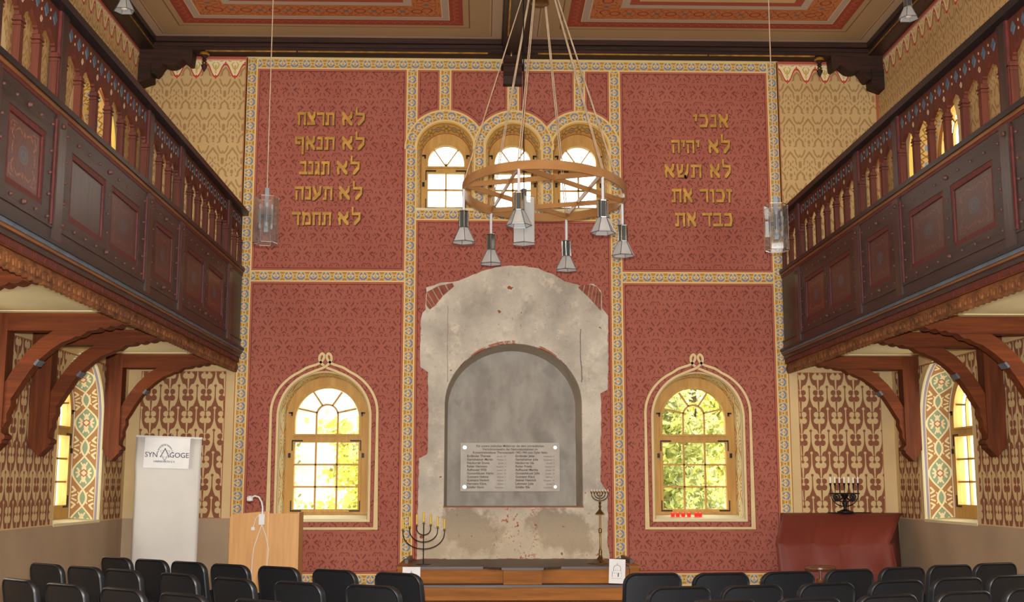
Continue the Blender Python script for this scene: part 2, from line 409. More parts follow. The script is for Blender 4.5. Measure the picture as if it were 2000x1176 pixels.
# ------------------------------------------------------------------ mesh helpers
class MB:
    def __init__(s): s.v = []; s.f = []; s.mi = []; s.mats = []; s.uv = {}
    def mid(s, m):
        if m not in s.mats: s.mats.append(m)
        return s.mats.index(m)
    def add(s, vs, fs, m, uvs=None):
        o = len(s.v); k = s.mid(m); s.v += [tuple(p) for p in vs]
        for q in fs:
            s.f.append([i+o for i in q]); s.mi.append(k)
            if uvs: s.uv[len(s.f)-1] = [uvs[i] for i in q]
        return s
    def box(s, x0, x1, y0, y1, z0, z1, m, mt=None):
        vs = [(x, y, z) for x in (x0, x1) for y in (y0, y1) for z in (z0, z1)]
        if mt is not None: vs = [mt @ Vector(p) for p in vs]
        return s.add(vs, [(0, 1, 3, 2), (4, 6, 7, 5), (0, 4, 5, 1), (2, 3, 7, 6), (0, 2, 6, 4), (1, 5, 7, 3)], m)
    def cyl(s, a, b, r, m, n=10, r2=None, cap=True):
        a = Vector(a); b = Vector(b); d = (b-a).normalized(); r2 = r if r2 is None else r2
        p = d.orthogonal().normalized(); q = d.cross(p); vs = []
        for c, rr in ((a, r), (b, r2)):
            vs += [c+(p*math.cos(2*PI*i/n)+q*math.sin(2*PI*i/n))*rr for i in range(n)]
        fs = [(i, (i+1) % n, n+(i+1) % n, n+i) for i in range(n)]
        if cap: fs += [tuple(range(n))[::-1], tuple(range(n, 2*n))]
        return s.add(vs, fs, m)
    def lathe(s, prof, c, m, n=16, ang0=0):
        vs = []; fs = []
        for r, z in prof: vs += [(c[0]+r*math.cos(ang0+2*PI*i/n), c[1]+r*math.sin(ang0+2*PI*i/n), c[2]+z) for i in range(n)]
        for k in range(len(prof)-1):
            fs += [(k*n+i, k*n+(i+1) % n, (k+1)*n+(i+1) % n, (k+1)*n+i) for i in range(n)]
        fs += [tuple(range(n))[::-1], tuple(range((len(prof)-1)*n, len(prof)*n))]
        return s.add(vs, fs, m)
    def tube(s, pts, r, m, n=8):
        pts = [Vector(p) for p in pts]; vs = []; fs = []; N = len(pts); up = None
        for i, p in enumerate(pts):
            d = (pts[min(i+1, N-1)]-pts[max(i-1, 0)]).normalized()
            if up is None: up = d.orthogonal().normalized()
            up = (up-d*up.dot(d)).normalized(); q = d.cross(up)
            vs += [p+(up*math.cos(2*PI*k/n)+q*math.sin(2*PI*k/n))*r for k in range(n)]
        for i in range(N-1):
            fs += [(i*n+k, i*n+(k+1) % n, (i+1)*n+(k+1) % n, (i+1)*n+k) for k in range(n)]
        fs += [tuple(range(n))[::-1], tuple(range((N-1)*n, N*n))]
        return s.add(vs, fs, m)
    def sheet(s, outer, holes, mp, d0, d1, m, side=None):
        """plate with holes: 2D outlines, mp(a, depth, b) -> xyz, from depth d0 (seen face) to d1"""
        loops = [outer]+list(holes)
        tris = tessellate_polygon([[Vector((a, b, 0)) for a, b in L] for L in loops])
        flat = [p for L in loops for p in L]; n = len(flat)
        vs = [mp(a, d0, b) for a, b in flat]+[mp(a, d1, b) for a, b in flat]
        fs = [tuple(q) for q in tris]
        s.add(vs, fs+[tuple(i+n for i in q[::-1]) for q in tris], m)
        o = 0; sd = []
        for L in loops:
            k = len(L); sd += [(o+i, o+(i+1) % k, n+o+(i+1) % k, n+o+i) for i in range(k)]; o += k
        return s.add(vs, sd, side or m)
    def ribbon(s, pts, hw, mp, d0, m, th=.002, closed=False, vv=None):
        """painted band along a 2D line with uv = (metres along, metres across)"""
        N = len(pts); L = 0; rows = []
        for i, p in enumerate(pts):
            a = pts[i-1] if (i or closed) else p; b = pts[(i+1) % N] if (i < N-1 or closed) else p
            t = Vector((b[0]-a[0], b[1]-a[1])).normalized(); nn = Vector((-t.y, t.x))
            if i: L += math.dist(p, pts[i-1])
            # mitre
            k = 1.
            if 0 < i < N-1 or closed:
                t1 = Vector((p[0]-a[0], p[1]-a[1])).normalized(); c = max(.5, abs(nn.dot(Vector((-t1.y, t1.x))))); k = 1/c
            rows.append((p[0]+nn.x*hw*k, p[1]+nn.y*hw*k, p[0]-nn.x*hw*k, p[1]-nn.y*hw*k, L))
        if closed: rows.append((*rows[0][:4], L+math.dist(pts[0], pts[-1])))
        vs = []; uv = []; fs = []; sd = []
        for x1, z1, x2, z2, l in rows:
            vs += [mp(x1, d0, z1), mp(x2, d0, z2), mp(x1, d0+th, z1), mp(x2, d0+th, z2)]
            uv += [(l, hw), (l, -hw), (l, hw), (l, -hw)]
        for i in range(len(rows)-1):
            o = 4*i; fs += [(o, o+1, o+5, o+4), (o, o+4, o+6, o+2), (o+1, o+3, o+7, o+5)]
        return s.add(vs, fs, m, uv)
    def obj(s, name, parent=None, loc=None, smooth=False, kind=None, label=None):
        me = bpy.data.meshes.new(name); me.from_pydata(s.v, [], s.f)
        for m in s.mats: me.materials.append(m if not isinstance(m, str) else M[m])
        me.polygons.foreach_set('material_index', s.mi)
        if s.uv:
            ul = me.uv_layers.new(name='UVMap')
            for pi, uvs in s.uv.items():
                for li, q in zip(me.polygons[pi].loop_indices, uvs): ul.data[li].uv = q
        if smooth:
            me.polygons.foreach_set('use_smooth', [True]*len(me.polygons))
            try: me.set_sharp_from_angle(angle=.7)
            except Exception: pass
        me.update()
        o = bpy.data.objects.new(name, me); COL.objects.link(o)
        if parent is not None: o.parent = parent
        if loc is not None: o.location = loc
        if kind: o['kind'] = kind
        if label: o['label'] = label
        return o

def tag(o, label, cat, group=None):
    o['label'] = label; o['category'] = cat
    if group: o['group'] = group
    return o
def thing(name, label, cat, loc=(0, 0, 0), rz=0, group=None):
    o = bpy.data.objects.new(name, None); COL.objects.link(o); o.location = loc; o.rotation_euler = (0, 0, rz)
    o.empty_display_size = .1
    return tag(o, label, cat, group)
def copy_tree(o, parent=None):
    c = o.copy(); COL.objects.link(c); c.parent = parent
    for ch in [k for k in o.children]: copy_tree(ch, c)
    return c
def text(name, body, size, parent, loc, rot, mat, align='CENTER', ext=.001, sx=1., bold=0.):
    cu = bpy.data.curves.new(name, 'FONT'); cu.body = body; cu.size = size; cu.extrude = ext; cu.align_x = align; cu.offset = bold
    cu.resolution_u = 3
    tmp = bpy.data.objects.new(name, cu); COL.objects.link(tmp)
    bpy.context.view_layer.update()
    me = bpy.data.meshes.new_from_object(tmp.evaluated_get(bpy.context.evaluated_depsgraph_get()))
    bpy.data.objects.remove(tmp); me.name = name
    me.transform(Matrix.Translation(loc) @ rot @ Matrix.Diagonal((sx, 1, 1, 1)))
    me.materials.clear(); me.materials.append(M[mat])
    o = bpy.data.objects.new(name, me); COL.objects.link(o); o.parent = parent
    return o
RX = Matrix.Rotation(PI/2, 4, 'X')

W = 4.97
mpB = lambda a, d, b: (a, d, b)            # back wall: depth grows away from the room
mpL = lambda a, d, b: (-W-d, a, b)
mpR = lambda a, d, b: (W+d, a, b)
def arch(cx, h, zb, zs, n=24, r=None, rise=None):
    """outline of an arched opening, counter-clockwise from lower left"""
    rise = h if rise is None else rise
    return [(cx-h, zb), (cx+h, zb)]+[(cx+h*math.cos(PI*i/n), zs+rise*math.sin(PI*i/n)) for i in range(n+1)]
def rect(x0, x1, z0, z1): return [(x0, z0), (x1, z0), (x1, z1), (x0, z1)]

CEIL = 7.36
# ------------------------------------------------------------------ room shell
LW = [(-2.447, .57, 1.05, 2.35), (2.40, .57, 1.05, 2.35)]           # lower back windows: centre, half width, sill, spring
UW = [(-.915, .385, 5.115, 5.92), (0., .375, 5.115, 5.92), (.9, .385, 5.115, 5.92)]
NICHE = [(-.895, 1.205), (.89, 1.205)]+[(.89*math.cos(PI*i/28)-.002, 2.52+.785*math.sin(PI*i/28)) for i in range(29)]
wb = MB().sheet(rect(-W-.1, W+.1, -.05, CEIL+.1), [arch(*a) for a in LW+UW]+[NICHE], mpB, 0, .06, 'cream').obj('wall_back', kind='structure')
SWL = [(-1.71, .78, 1.07, 2.22), (-5.33, .78, 1.07, 2.22), (-8.95, .78, 1.07, 2.22)]
SWU = [(-1.80, .78, 4.5, 5.45), (-5.42, .78, 4.5, 5.45), (-9.04, .78, 4.5, 5.45)]
YN = -16.6
walls = {}
for nm, mp in (('wall_left', mpL), ('wall_right', mpR)):
    walls[nm] = MB().sheet(rect(YN, .06, -.05, CEIL+.1), [arch(*a) for a in SWL+SWU], mp, 0, .06, 'cream').obj(nm, kind='structure')
MB().box(-W-.1, W+.1, YN-.1, YN, -.05, CEIL+.1, 'cream').obj('wall_front', kind='structure')
MB().box(-W-.1, W+.1, YN, .06, -.1, 0, 'floor').obj('floor', kind='structure')
MB().box(-W-.1, W+.1, YN, .06, CEIL, CEIL+.1, 'ceil').obj('ceiling', kind='structure')

# painted zones of the back wall (thin painted sheets, children of the wall)
def zone(parent, outer, holes, mp, d, m, name='painted_panel'):
    return MB().sheet(outer, holes, mp, -d, -d+.002 if d > .002 else 0, m).obj(name, parent)
def bordered(parent, outl, holes, mp):
    """outl(e): outline shrunk by e. brown-red border, dark line, stencilled field"""
    mb = MB()
    mb.sheet(outl(0), holes, mp, -.002, 0, 'brownred'); mb.sheet(outl(.028), holes, mp, -.0035, -.002, 'darkline')
    mb.sheet(outl(.036), holes, mp, -.005, -.0035, 'red')
    return mb.obj('stencilled_panel', parent)
R_ = lambda x0, x1, z0, z1: (lambda e: rect(x0+e, x1-e, z0+e, z1-e))
for s in (-1, 1):
    a, b = sorted((s*3.445, s*1.442))
    bordered(wb, R_(a, b, 4.265, 7.025), [], mpB)
    wi = LW[0] if s < 0 else LW[1]
    bordered(wb, R_(a, b, .365, 4.115), [arch(wi[0], wi[1]+.02, wi[2]-.02, wi[3])], mpB)
bordered(wb, R_(-1.292, 1.292, .365, 4.949), [[(x, z) for x, z in NICHE]], mpB)
# small fields over the three upper windows, bottoms follow the arches
def upperfield(x0, x1):
    def o(e):
        a, b = x0+e, x1-e; top = 7.025-e; n = 24; pts = []
        for i in range(n+1):
            x = a+(b-a)*i/n; z = 5.0
            for cx, h, zb, zs in UW:
                q = (.555+e)**2-(x-cx)**2
                if q > 0: z = max(z, zs+math.sqrt(q))
            pts.append((x, z))
        return pts+[(b, top), (a, top)]
    return o
for x0, x1 in ((-1.292, -1.0), (-.84, -.085), (.075, .815), (.97, 1.292)):
    bordered(wb, upperfield(x0, x1), [], mpB)
# rosette friezes
def fr(pts, d=.003, parent=wb):
    return MB().ribbon(pts, .075, mpB, -d, 'frieze', th=.003).obj('rosette_frieze', parent)
for s in (-1, 1):
    fr([(s*3.52, .2), (s*3.52, 7.17)], .004)
    fr([(s*1.367, .37), (s*1.367, 7.03)], .004)
    a, b = sorted((s*3.445, s*1.442))
    fr([(a, 4.19), (b, 4.19)], .004); fr([(a, .29), (b, .29)], .004)
fr([(-3.445, 7.10), (3.445, 7.10)], .0045)
fr([(-1.292, 5.024), (1.292, 5.024)], .004)
for x, z in ((-.92, 6.42), (-.005, 6.42), (.893, 6.42)): fr([(x, z), (x, 7.03)], .004)
for i_, (cx, h, zb, zs) in enumerate(UW):
    fr([(cx+.47*math.cos(t), zs+.47*math.sin(t)) for t in [PI*i/40 for i in range(41)]], .005+.0007*(i_ % 2))
for x in (-.455, .452): fr([(x, 5.1), (x, 5.98)], .0065)
# outer lines, top lines, base strip
ln = MB()
for s in (-1, 1):
    ln.box(*sorted((s*3.61, s*3.582)), -.004, 0, 2.95, 7.24, 'brownline')
    ln.box(*sorted((s*3.61, s*3.602)), -.004, 0, 0, 2.95, 'brownline')
    ln.box(*sorted((s*4.97, s*4.93)), -.005, 0, 3.1, 6.9, 'brownline')
ln.box(-3.6, 3.6, -.007, 0, 7.185, 7.215, 'creamline'); ln.box(-3.6, 3.6, -.007, 0, 7.215, 7.226, 'brownred'); ln.box(-3.6, 3.6, -.007, 0, 7.226, 7.245, 'whiteline')
ln.box(-4.95, 4.95, -.008, 0, 7.245, 7.30, 'brownred')
ln.box(-3.6, 3.6, -.006, 0, -.0, .205, 'dado')
ln.obj('painted_lines', wb)
for s in (-1, 1):
    a, b = sorted((s*3.612, s*4.968))
    zone(wb, rect(a, b, 3.15, 7.235), [], mpB, .003, 'ochre_x')
    a, b = sorted((s*3.73, s*4.80))
    q = MB(); q.sheet(rect(a-.008, b+.008, 1.06, 2.935), [], mpB, -.003, 0, 'brownline'); q.sheet(rect(a, b, 1.068, 2.927), [], mpB, -.005, -.003, 'violin_x')
    q.obj('stencilled_panel', wb)
    a, b = sorted((s*3.615, s*4.968))
    zone(wb, rect(a, b, 0, 1.06), [], mpB, .003, 'dado', 'painted_dado')
# side walls
for nm, mp in (('wall_left', mpL), ('wall_right', mpR)):
    p = walls[nm]
    zone(p, rect(YN, -.002, 3.15, 7.235), [arch(c, h+.15, zb-.2, zs) for c, h, zb, zs in SWU], mp, .003, 'ochre_y')
    q = MB(); hl = [arch(c, h+.10, 1.04, zs) for c, h, zb, zs in SWL]
    out = [(-.13, 1.068), (-.13, 2.92), (YN, 2.92), (YN, 1.068)]
    xs = []
    for c, h, zb, zs in SWL: xs.append((c, h, zb, zs))
    # field is open at the bottom of each window: outline runs around the arches
    o2 = [(-.13, 1.068), (-.13, 2.92), (YN, 2.92), (YN, 1.068)]
    for c, h, zb, zs in reversed(SWL):
        hh = h+.10; o2.append((c-hh, 1.068)); 
        for i in range(25):
            t = PI-PI*i/24; z = zs+hh*math.sin(t); o2.append((c+hh*math.cos(t), min(z, 2.915)))
        o2.append((c+hh, 1.068))
    q.sheet(o2, [], mp, -.003, 0, 'violin_y'); q.obj('stencilled_panel', p)
    ln = MB()
    for y in (-.125,):
        ln.add([mp(y-.008, -.004, 1.06), mp(y, -.004, 1.06), mp(y, -.004, 2.92), mp(y-.008, -.004, 2.92)], [(0, 1, 2, 3)], 'brownline')
    ln.add([mp(YN, -.004, 2.92), mp(-.125, -.004, 2.92), mp(-.125, -.004, 2.93), mp(YN, -.004, 2.93)], [(0, 1, 2, 3)], 'brownline')
    ln.obj('painted_lines', p)
    d = MB().sheet(rect(YN, -.002, 0, 1.055), [], mp, -.003, 0, 'dado'); d.obj('painted_dado', p)
    rr = MB()
    for c, h, zb, zs in SWU:
        rr.ribbon([(c-h-.07, zb)]+[(c+(h+.07)*math.cos(t), zs+(h+.07)*math.sin(t)) for t in [PI-PI*i/30 for i in range(31)]]+[(c+h+.07, zb)], .07, mp, -.004, 'creamline', .004)
    rr.obj('painted_arch_band', p)

# ------------------------------------------------------------------ windows
wn = [0]
def window(mp, cx, h, zb, zs, t, splay, gh, gz0, gz1, gtz0, gtop, cols, rows, revmat, sillm='palecream', splay_b=.06, fan=True, hinges=True, under=True):
    """h half opening, t depth, gh half glass; lower light gz0..gz1; lunette gtz0..gtop"""
    wn[0] += 1
    root = bpy.data.objects.new('window_%d' % wn[0], None); COL.objects.link(root); root['kind'] = 'structure'
    root.location = (0, 0, 0)
    hi = h-splay; zi = zb+splay_b
    # reveal
    A = arch(cx, h, zb, zs, 30)[1:]; B = arch(cx, hi, zi, zs, 30)[1:]
    A = A+[(cx-h, zb)]; B = B+[(cx-hi, zi)]
    vs = []; uv = []; fs = []; L = 0
    for i, (a, b) in enumerate(zip(A, B)):
        if i: L += math.dist(a, A[i-1])
        vs += [mp(a[0], -.001, a[1]), mp(b[0], t, b[1])]; uv += [(L-(zs-zb)*1.0, 0), (L-(zs-zb)*1.0, 1)]
    for i in range(len(A)-1): fs.append((2*i, 2*i+1, 2*i+3, 2*i+2))
    rv = MB().add(vs, fs, revmat, uv); rv.obj('painted_reveal', root)
    sl = MB().add([mp(cx-h, -.01, zb), mp(cx+h, -.01, zb), mp(cx+hi, t, zi), mp(cx-hi, t, zi), mp(cx-h, -.01, zb-.03), mp(cx+h, -.01, zb-.03), mp(cx+hi, t, zi-.05), mp(cx-hi, t, zi-.05)],
                  [(0, 1, 2, 3), (4, 7, 6, 5), (0, 4, 5, 1), (1, 5, 6, 2), (3, 2, 6, 7), (0, 3, 7, 4)], sillm).obj('window_sill', root)
    # frame
    gzs = gtop-gh
    lun = [(cx-gh, gtz0), (cx+gh, gtz0)]+[(cx+gh*math.cos(PI*i/24), gzs+gh*math.sin(PI*i/24)) for i in range(25)]
    low = rect(cx-gh, cx+gh, gz0, gz1)
    f = MB().sheet(arch(cx, hi+.02, zi-.03, zs, 30), [lun, low], mp, t-.05, t+.03, 'frame')
    o = .035
    g2 = gh+o
    f.sheet([(cx-g2, gtz0-o*.7), (cx+g2, gtz0-o*.7)]+[(cx+g2*math.cos(PI*i/24), gzs+g2*math.sin(PI*i/24)) for i in range(25)], [lun], mp, t-.075, t-.05, 'frame')
    f.sheet(rect(cx-g2, cx+g2, gz0-o, gz1+o*.7), [low], mp, t-.075, t-.05, 'frame')
    fo = f.obj('window_frame', root)
    # bars
    b = MB(); w = .011
    def bar(p, q, w=w): b.ribbon([p, q], w, mp, t-.06, 'frame', .035)
    for i in range(1, cols): x = cx-gh+2*gh*i/cols; bar((x, gz0), (x, gz1))
    for i in range(1, rows): z = gz0+(gz1-gz0)*i/rows; bar((cx-gh, z), (cx+gh, z))
    if fan:
        r = gh/3; zc = gtz0+(gtop-gtz0)*.64-r
        pts = [(cx+r, gtz0), (cx+r, zc)]+[(cx+r*math.cos(PI*i/12), zc+r*math.sin(PI*i/12)) for i in range(1, 12)]+[(cx-r, zc), (cx-r, gtz0)]
        b.ribbon(pts, w, mp, t-.06, 'frame', .035)
        for ang in (22, 63, 117, 158):
            c, s_ = math.cos(math.radians(ang)), math.sin(math.radians(ang))
            p = (cx+r*c, zc+r*s_ if s_ > .5 else zc+r*s_*.6); d = gh*1.0
            e = (cx+gh*c*.985, gzs+gh*s_*.985 if ang in (63, 117) else gzs+gh*s_*.95)
            bar(p, e)
    else:
        for ang in (48, 132): bar((cx, gtz0), (cx+gh*math.cos(math.radians(ang)), gzs+gh*math.sin(math.radians(ang))), .008)
        bar((cx, gtz0), (cx, gtz0+.04), .014)
    b.obj('glazing_bars', root)
    pn = MB().sheet(rect(cx-gh, cx+gh, gz0, gz1), [], mp, t-.04, t-.036, 'pane'); pn.sheet(lun, [], mp, t-.04, t-.036, 'pane'); pn.obj('pane', root)
    if hinges:
        for sx in (-1, 1):
            for zz, dz in ((gz1, -1), (gz0, 1)):
                k = MB(); x = cx+sx*(gh+.02); z1 = zz-dz*.03
                k.sheet(rect(*sorted((x, x+sx*.012)), *sorted((z1, z1+dz*.14))), [], mp, t-.088, t-.075, 'iron')
                k.sheet(rect(*sorted((x, x-sx*.13)), *sorted((z1, z1+dz*.018))), [], mp, t-.088, t-.075, 'iron')
                k.obj('corner_hinge', root)
            k = MB(); x = cx+sx*(gh+.045); k.sheet(rect(*sorted((x, x+sx*.03)), gz1-.20, gz1-.14), [], mp, t-.095, t-.075, 'iron'); k.obj('window_catch', root)
            k = MB(); x = cx+sx*(gh+.03); k.sheet(rect(*sorted((x, x+sx*.05)), gzs+.08, gzs+.1), [], mp, t-.09, t-.075, 'iron'); k.sheet(rect(*sorted((x, x+sx*.02)), gzs+.05, gzs+.1), [], mp, t-.09, t-.075, 'iron'); k.obj('window_catch', root)
    return root
for c, h, zb, zs in LW: window(mpB, c, h, zb, zs, .38, .035, .42, 1.165, 2.03, 2.14, 2.745, 3, 3, 'braidpale')
for c, h, zb, zs in UW: window(mpB, c, h, zb, zs, .45, .055, .245, 5.22, 5.70, 5.79, 6.09, 2, 2, 'scroll', fan=False, splay_b=.04)
for mp in (mpL, mpR):
    for c, h, zb, zs in SWL: window(mp, c, h, zb, zs, .38, .13, .5, 1.25, 2.05, 2.16, 2.76, 3, 3, 'braid', splay_b=.03)
    for c, h, zb, zs in SWU: window(mp, c, h, zb, zs, .38, .13, .5, 4.7, 5.4, 5.48, 6.02, 3, 3, 'scroll', splay_b=.03, hinges=False)

# painted interlaced line around the lower back windows
def spline(P, n=5):
    r = []
    for i in range(len(P)-1):
        a = P[max(i-1, 0)]; b = P[i]; c = P[i+1]; d = P[min(i+2, len(P)-1)]
        for k in range(n):
            t = k/n; r.append(tuple(.5*(2*b[q]+(c[q]-a[q])*t+(2*a[q]-5*b[q]+4*c[q]-d[q])*t*t+(3*b[q]-a[q]-3*c[q]+d[q])*t**3) for q in (0, 1)))
    return r+[P[-1]]
for c, h, zb, zs in LW:
    mb = MB(); H = .685; hi = h+.026
    for s in (-1, 1):
        top = []
        for i in range(0, 9):
            t = i/8*math.radians(62); top.append((s*H*math.cos(t), 2.40+.60*math.sin(t)))
        top += [(s*.232, 2.985), (s*.11, 3.025), (s*.055, 3.058), (s*.024, 3.10), (s*.017, 3.14), (s*.042, 3.168), (s*.072, 3.14), (s*.078, 3.09), (s*.060, 3.055), (s*.03, 3.02), (-s*.02, 2.985), (-s*.11, 2.950)]
        for i in range(5, 26):
            t = math.radians(112+(180-112)*(i-5)/20); top.append((s*hi*math.cos(t), zs+hi*math.sin(t)))
        P_ = [(0, .93), (s*H, .93), (s*H, 2.2)]+spline(top)+[(-s*hi, 1.6), (-s*hi, zb-.022), (0, zb-.022)]
        P_ = [(c+x, z) for x, z in P_]
        mb.ribbon(P_, .0205, mpB, -.0065-.0012*s, 'darkline', .001); mb.ribbon(P_, .0165, mpB, -.0069-.0012*s, 'creamline', .0003)
    mb.obj('painted_window_outline', wb)

# ------------------------------------------------------------------ bare plaster with niche
OUT = [(1.228, .55), (1.202, .75), (1.209, 1.272), (1.205, 1.4), (1.119, 1.52), (1.124, 1.79), (1.137, 2.43), (1.134, 2.655), (1.19, 2.69), (1.23, 2.701), (1.238, 3.2), (1.237, 3.675), (1.205, 3.73), (1.169, 3.779),
       (1.16, 4.011), (1.10, 4.07), (1.057, 4.099), (1.011, 4.104), (.93, 4.075), (.815, 4.091), (.678, 4.137), (.517, 4.23), (.333, 4.299), (.148, 4.333), (-.036, 4.337), (-.22, 4.32), (-.358, 4.284), (-.541, 4.213),
       (-.713, 4.142), (-.77, 4.119), (-.953, 4.106), (-1.124, 4.047), (-1.147, 4.036), (-1.155, 3.746), (-1.19, 3.70), (-1.211, 3.654), (-1.217, 3.3), (-1.215, 2.99), (-1.16, 2.96), (-1.112, 2.933), (-1.104, 2.44), (-1.107, 1.875), (-1.216, 1.813), (-1.224, 1.087), (-1.228, .55)]
def rough(pts, a=.006, step=.05):
    r = []
    for i, p in enumerate(pts):
        q = pts[(i+1) % len(pts)]; n = max(1, int(math.dist(p, q)/step))
        for k in range(n):
            t = k/n; r.append((p[0]+(q[0]-p[0])*t+random.uniform(-a, a), p[1]+(q[1]-p[1])*t+random.uniform(-a, a)))
    return r
pl = MB().sheet(rough(OUT), [NICHE], mpB, -.016, 0, 'plaster')
A = NICHE[1:]+[NICHE[0]]; B_ = [(x*.955-.012, 1.205+(z-1.205)*.975+.0) for x, z in A]
vs = []; fs = []
for a, b in zip(A, B_): vs += [(a[0], -.016, a[1]), (b[0], .42, b[1])]
n = len(A)
for i in range(n): fs.append((2*i, 2*i+1, 2*((i+1) % n)+1, 2*((i+1) % n)))
pl.add(vs, fs, 'plaster'); pl.sheet(B_, [], mpB, .42, .5, 'plaster')
po = pl.obj('exposed_plaster', wb)
def bricks(pts_top, pts_bot, n):
    mb = MB(); 
    mb.sheet(pts_top+pts_bot[::-1], [], mpB, -.018, -.01, 'mortar')
    def at(P, t):
        t *= len(P)-1; i = min(int(t), len(P)-2); f = t-i
        return (P[i][0]+(P[i+1][0]-P[i][0])*f, P[i][1]+(P[i+1][1]-P[i][1])*f)
    for i in range(n):
        t0 = (i+.10)/n; t1 = (i+.93)/n
        a, b, c, d = at(pts_top, t0), at(pts_top, t1), at(pts_bot, t1), at(pts_bot, t0)
        mb.sheet([a, b, c, d], [], mpB, -.021-random.random()*.003, -.012, 'brick')
    return mb.obj('exposed_brick_arch', wb)
bricks([(-1.145, 3.80), (-1.14, 3.98), (-1.0, 4.06), (-.80, 4.105)], [(-1.10, 3.75), (-1.03, 3.80), (-.93, 3.93), (-.78, 4.06)], 6)
bricks([(.86, 4.07), (1.01, 4.09), (1.10, 4.06), (1.155, 3.97)], [(.85, 4.05), (.98, 3.93), (1.06, 3.84), (1.15, 3.74)], 6)

# ------------------------------------------------------------------ memorial plaque
pq = thing('memorial_plaque', 'rectangular etched memorial plaque with two columns of names, screwed up in the plaster niche', 'plaque', (-.035, .40, 1.712))
MB().box(-.655, .655, -.012, 0, -.317, .317, plain('plaque_plate', (160, 152, 138), .5, .1, var=.04)).obj('plate', pq)
for x in (-.60, .595):
    for z in (.255, -.26):
        MB().cyl((x, .02, z), (x, -.03, z), .022, 'chrome', 16).obj('screw_cap', pq)
hd = ["Für unsere jüdischen Mitbürger die dem schrecklichen", "Vernichtungswahn der Nationalsozialisten im", "Konzentrationslager Theresienstadt 1942-1943 zum Opfer fielen"]
lc = [("Engländer Therese", "Jurastr. 47"), ("Gernsheimer Martin", "Mühlstr. 4"), ("Neuburger Emma", "Jurastr. 2"), ("Reiter Hermann", "Hauptstr. 4"), ("Aufhauser Willi", "Jurastr. 19"), ("Gunzenhäuser Herm.", "Jurastr. 15"), ("Gutmann Helene", "Mühlstr. 2"), ("Gutmann Hedwig", "Mühlstr. 7"), ("Hermann Klara", "Mühlstr. 1"), ("Schäfer Hugo", "Sonnenstr. 1")]
rc = [("Engländer Jette", "Sonnenstr. 4"), ("Gernsheimer Julie", "Sonnenstr. 4"), ("Neuburger Ida", "Jurastr. 2"), ("Reiter Frieda", "Hauptstr. 4"), ("Aufhauser Martha", "Jurastr. 19"), ("Gunzenhäuser Julie", "Jurastr. 15"), ("Gutmann Klara", "Mühlstr. 1"), ("Steiner Heinrich", "Hauptstr. 10"), ("Lehmeier Julie", "Jurastr. 9"), ("Schäfer Ella", "Sonnenstr. 1")]
for i, s_ in enumerate(hd): text('engraved_line', s_, .040, pq, (0, -.013, .262-i*.043), RX, 'brownink', sx=(1.02, 1., .94)[i], bold=.0007)
for cx, cc in ((-.31, lc), (.33, rc)):
    for i, (a, b) in enumerate(cc):
        z = .262-3*.043-.003-i*.0452
        text('engraved_line', a, .042, pq, (cx-.26, -.013, z), RX, 'brownink', 'LEFT', sx=.98, bold=.0009)
        text('engraved_line', b, .028, pq, (cx+.255, -.013, z), RX, 'brownink', 'RIGHT', sx=1.)

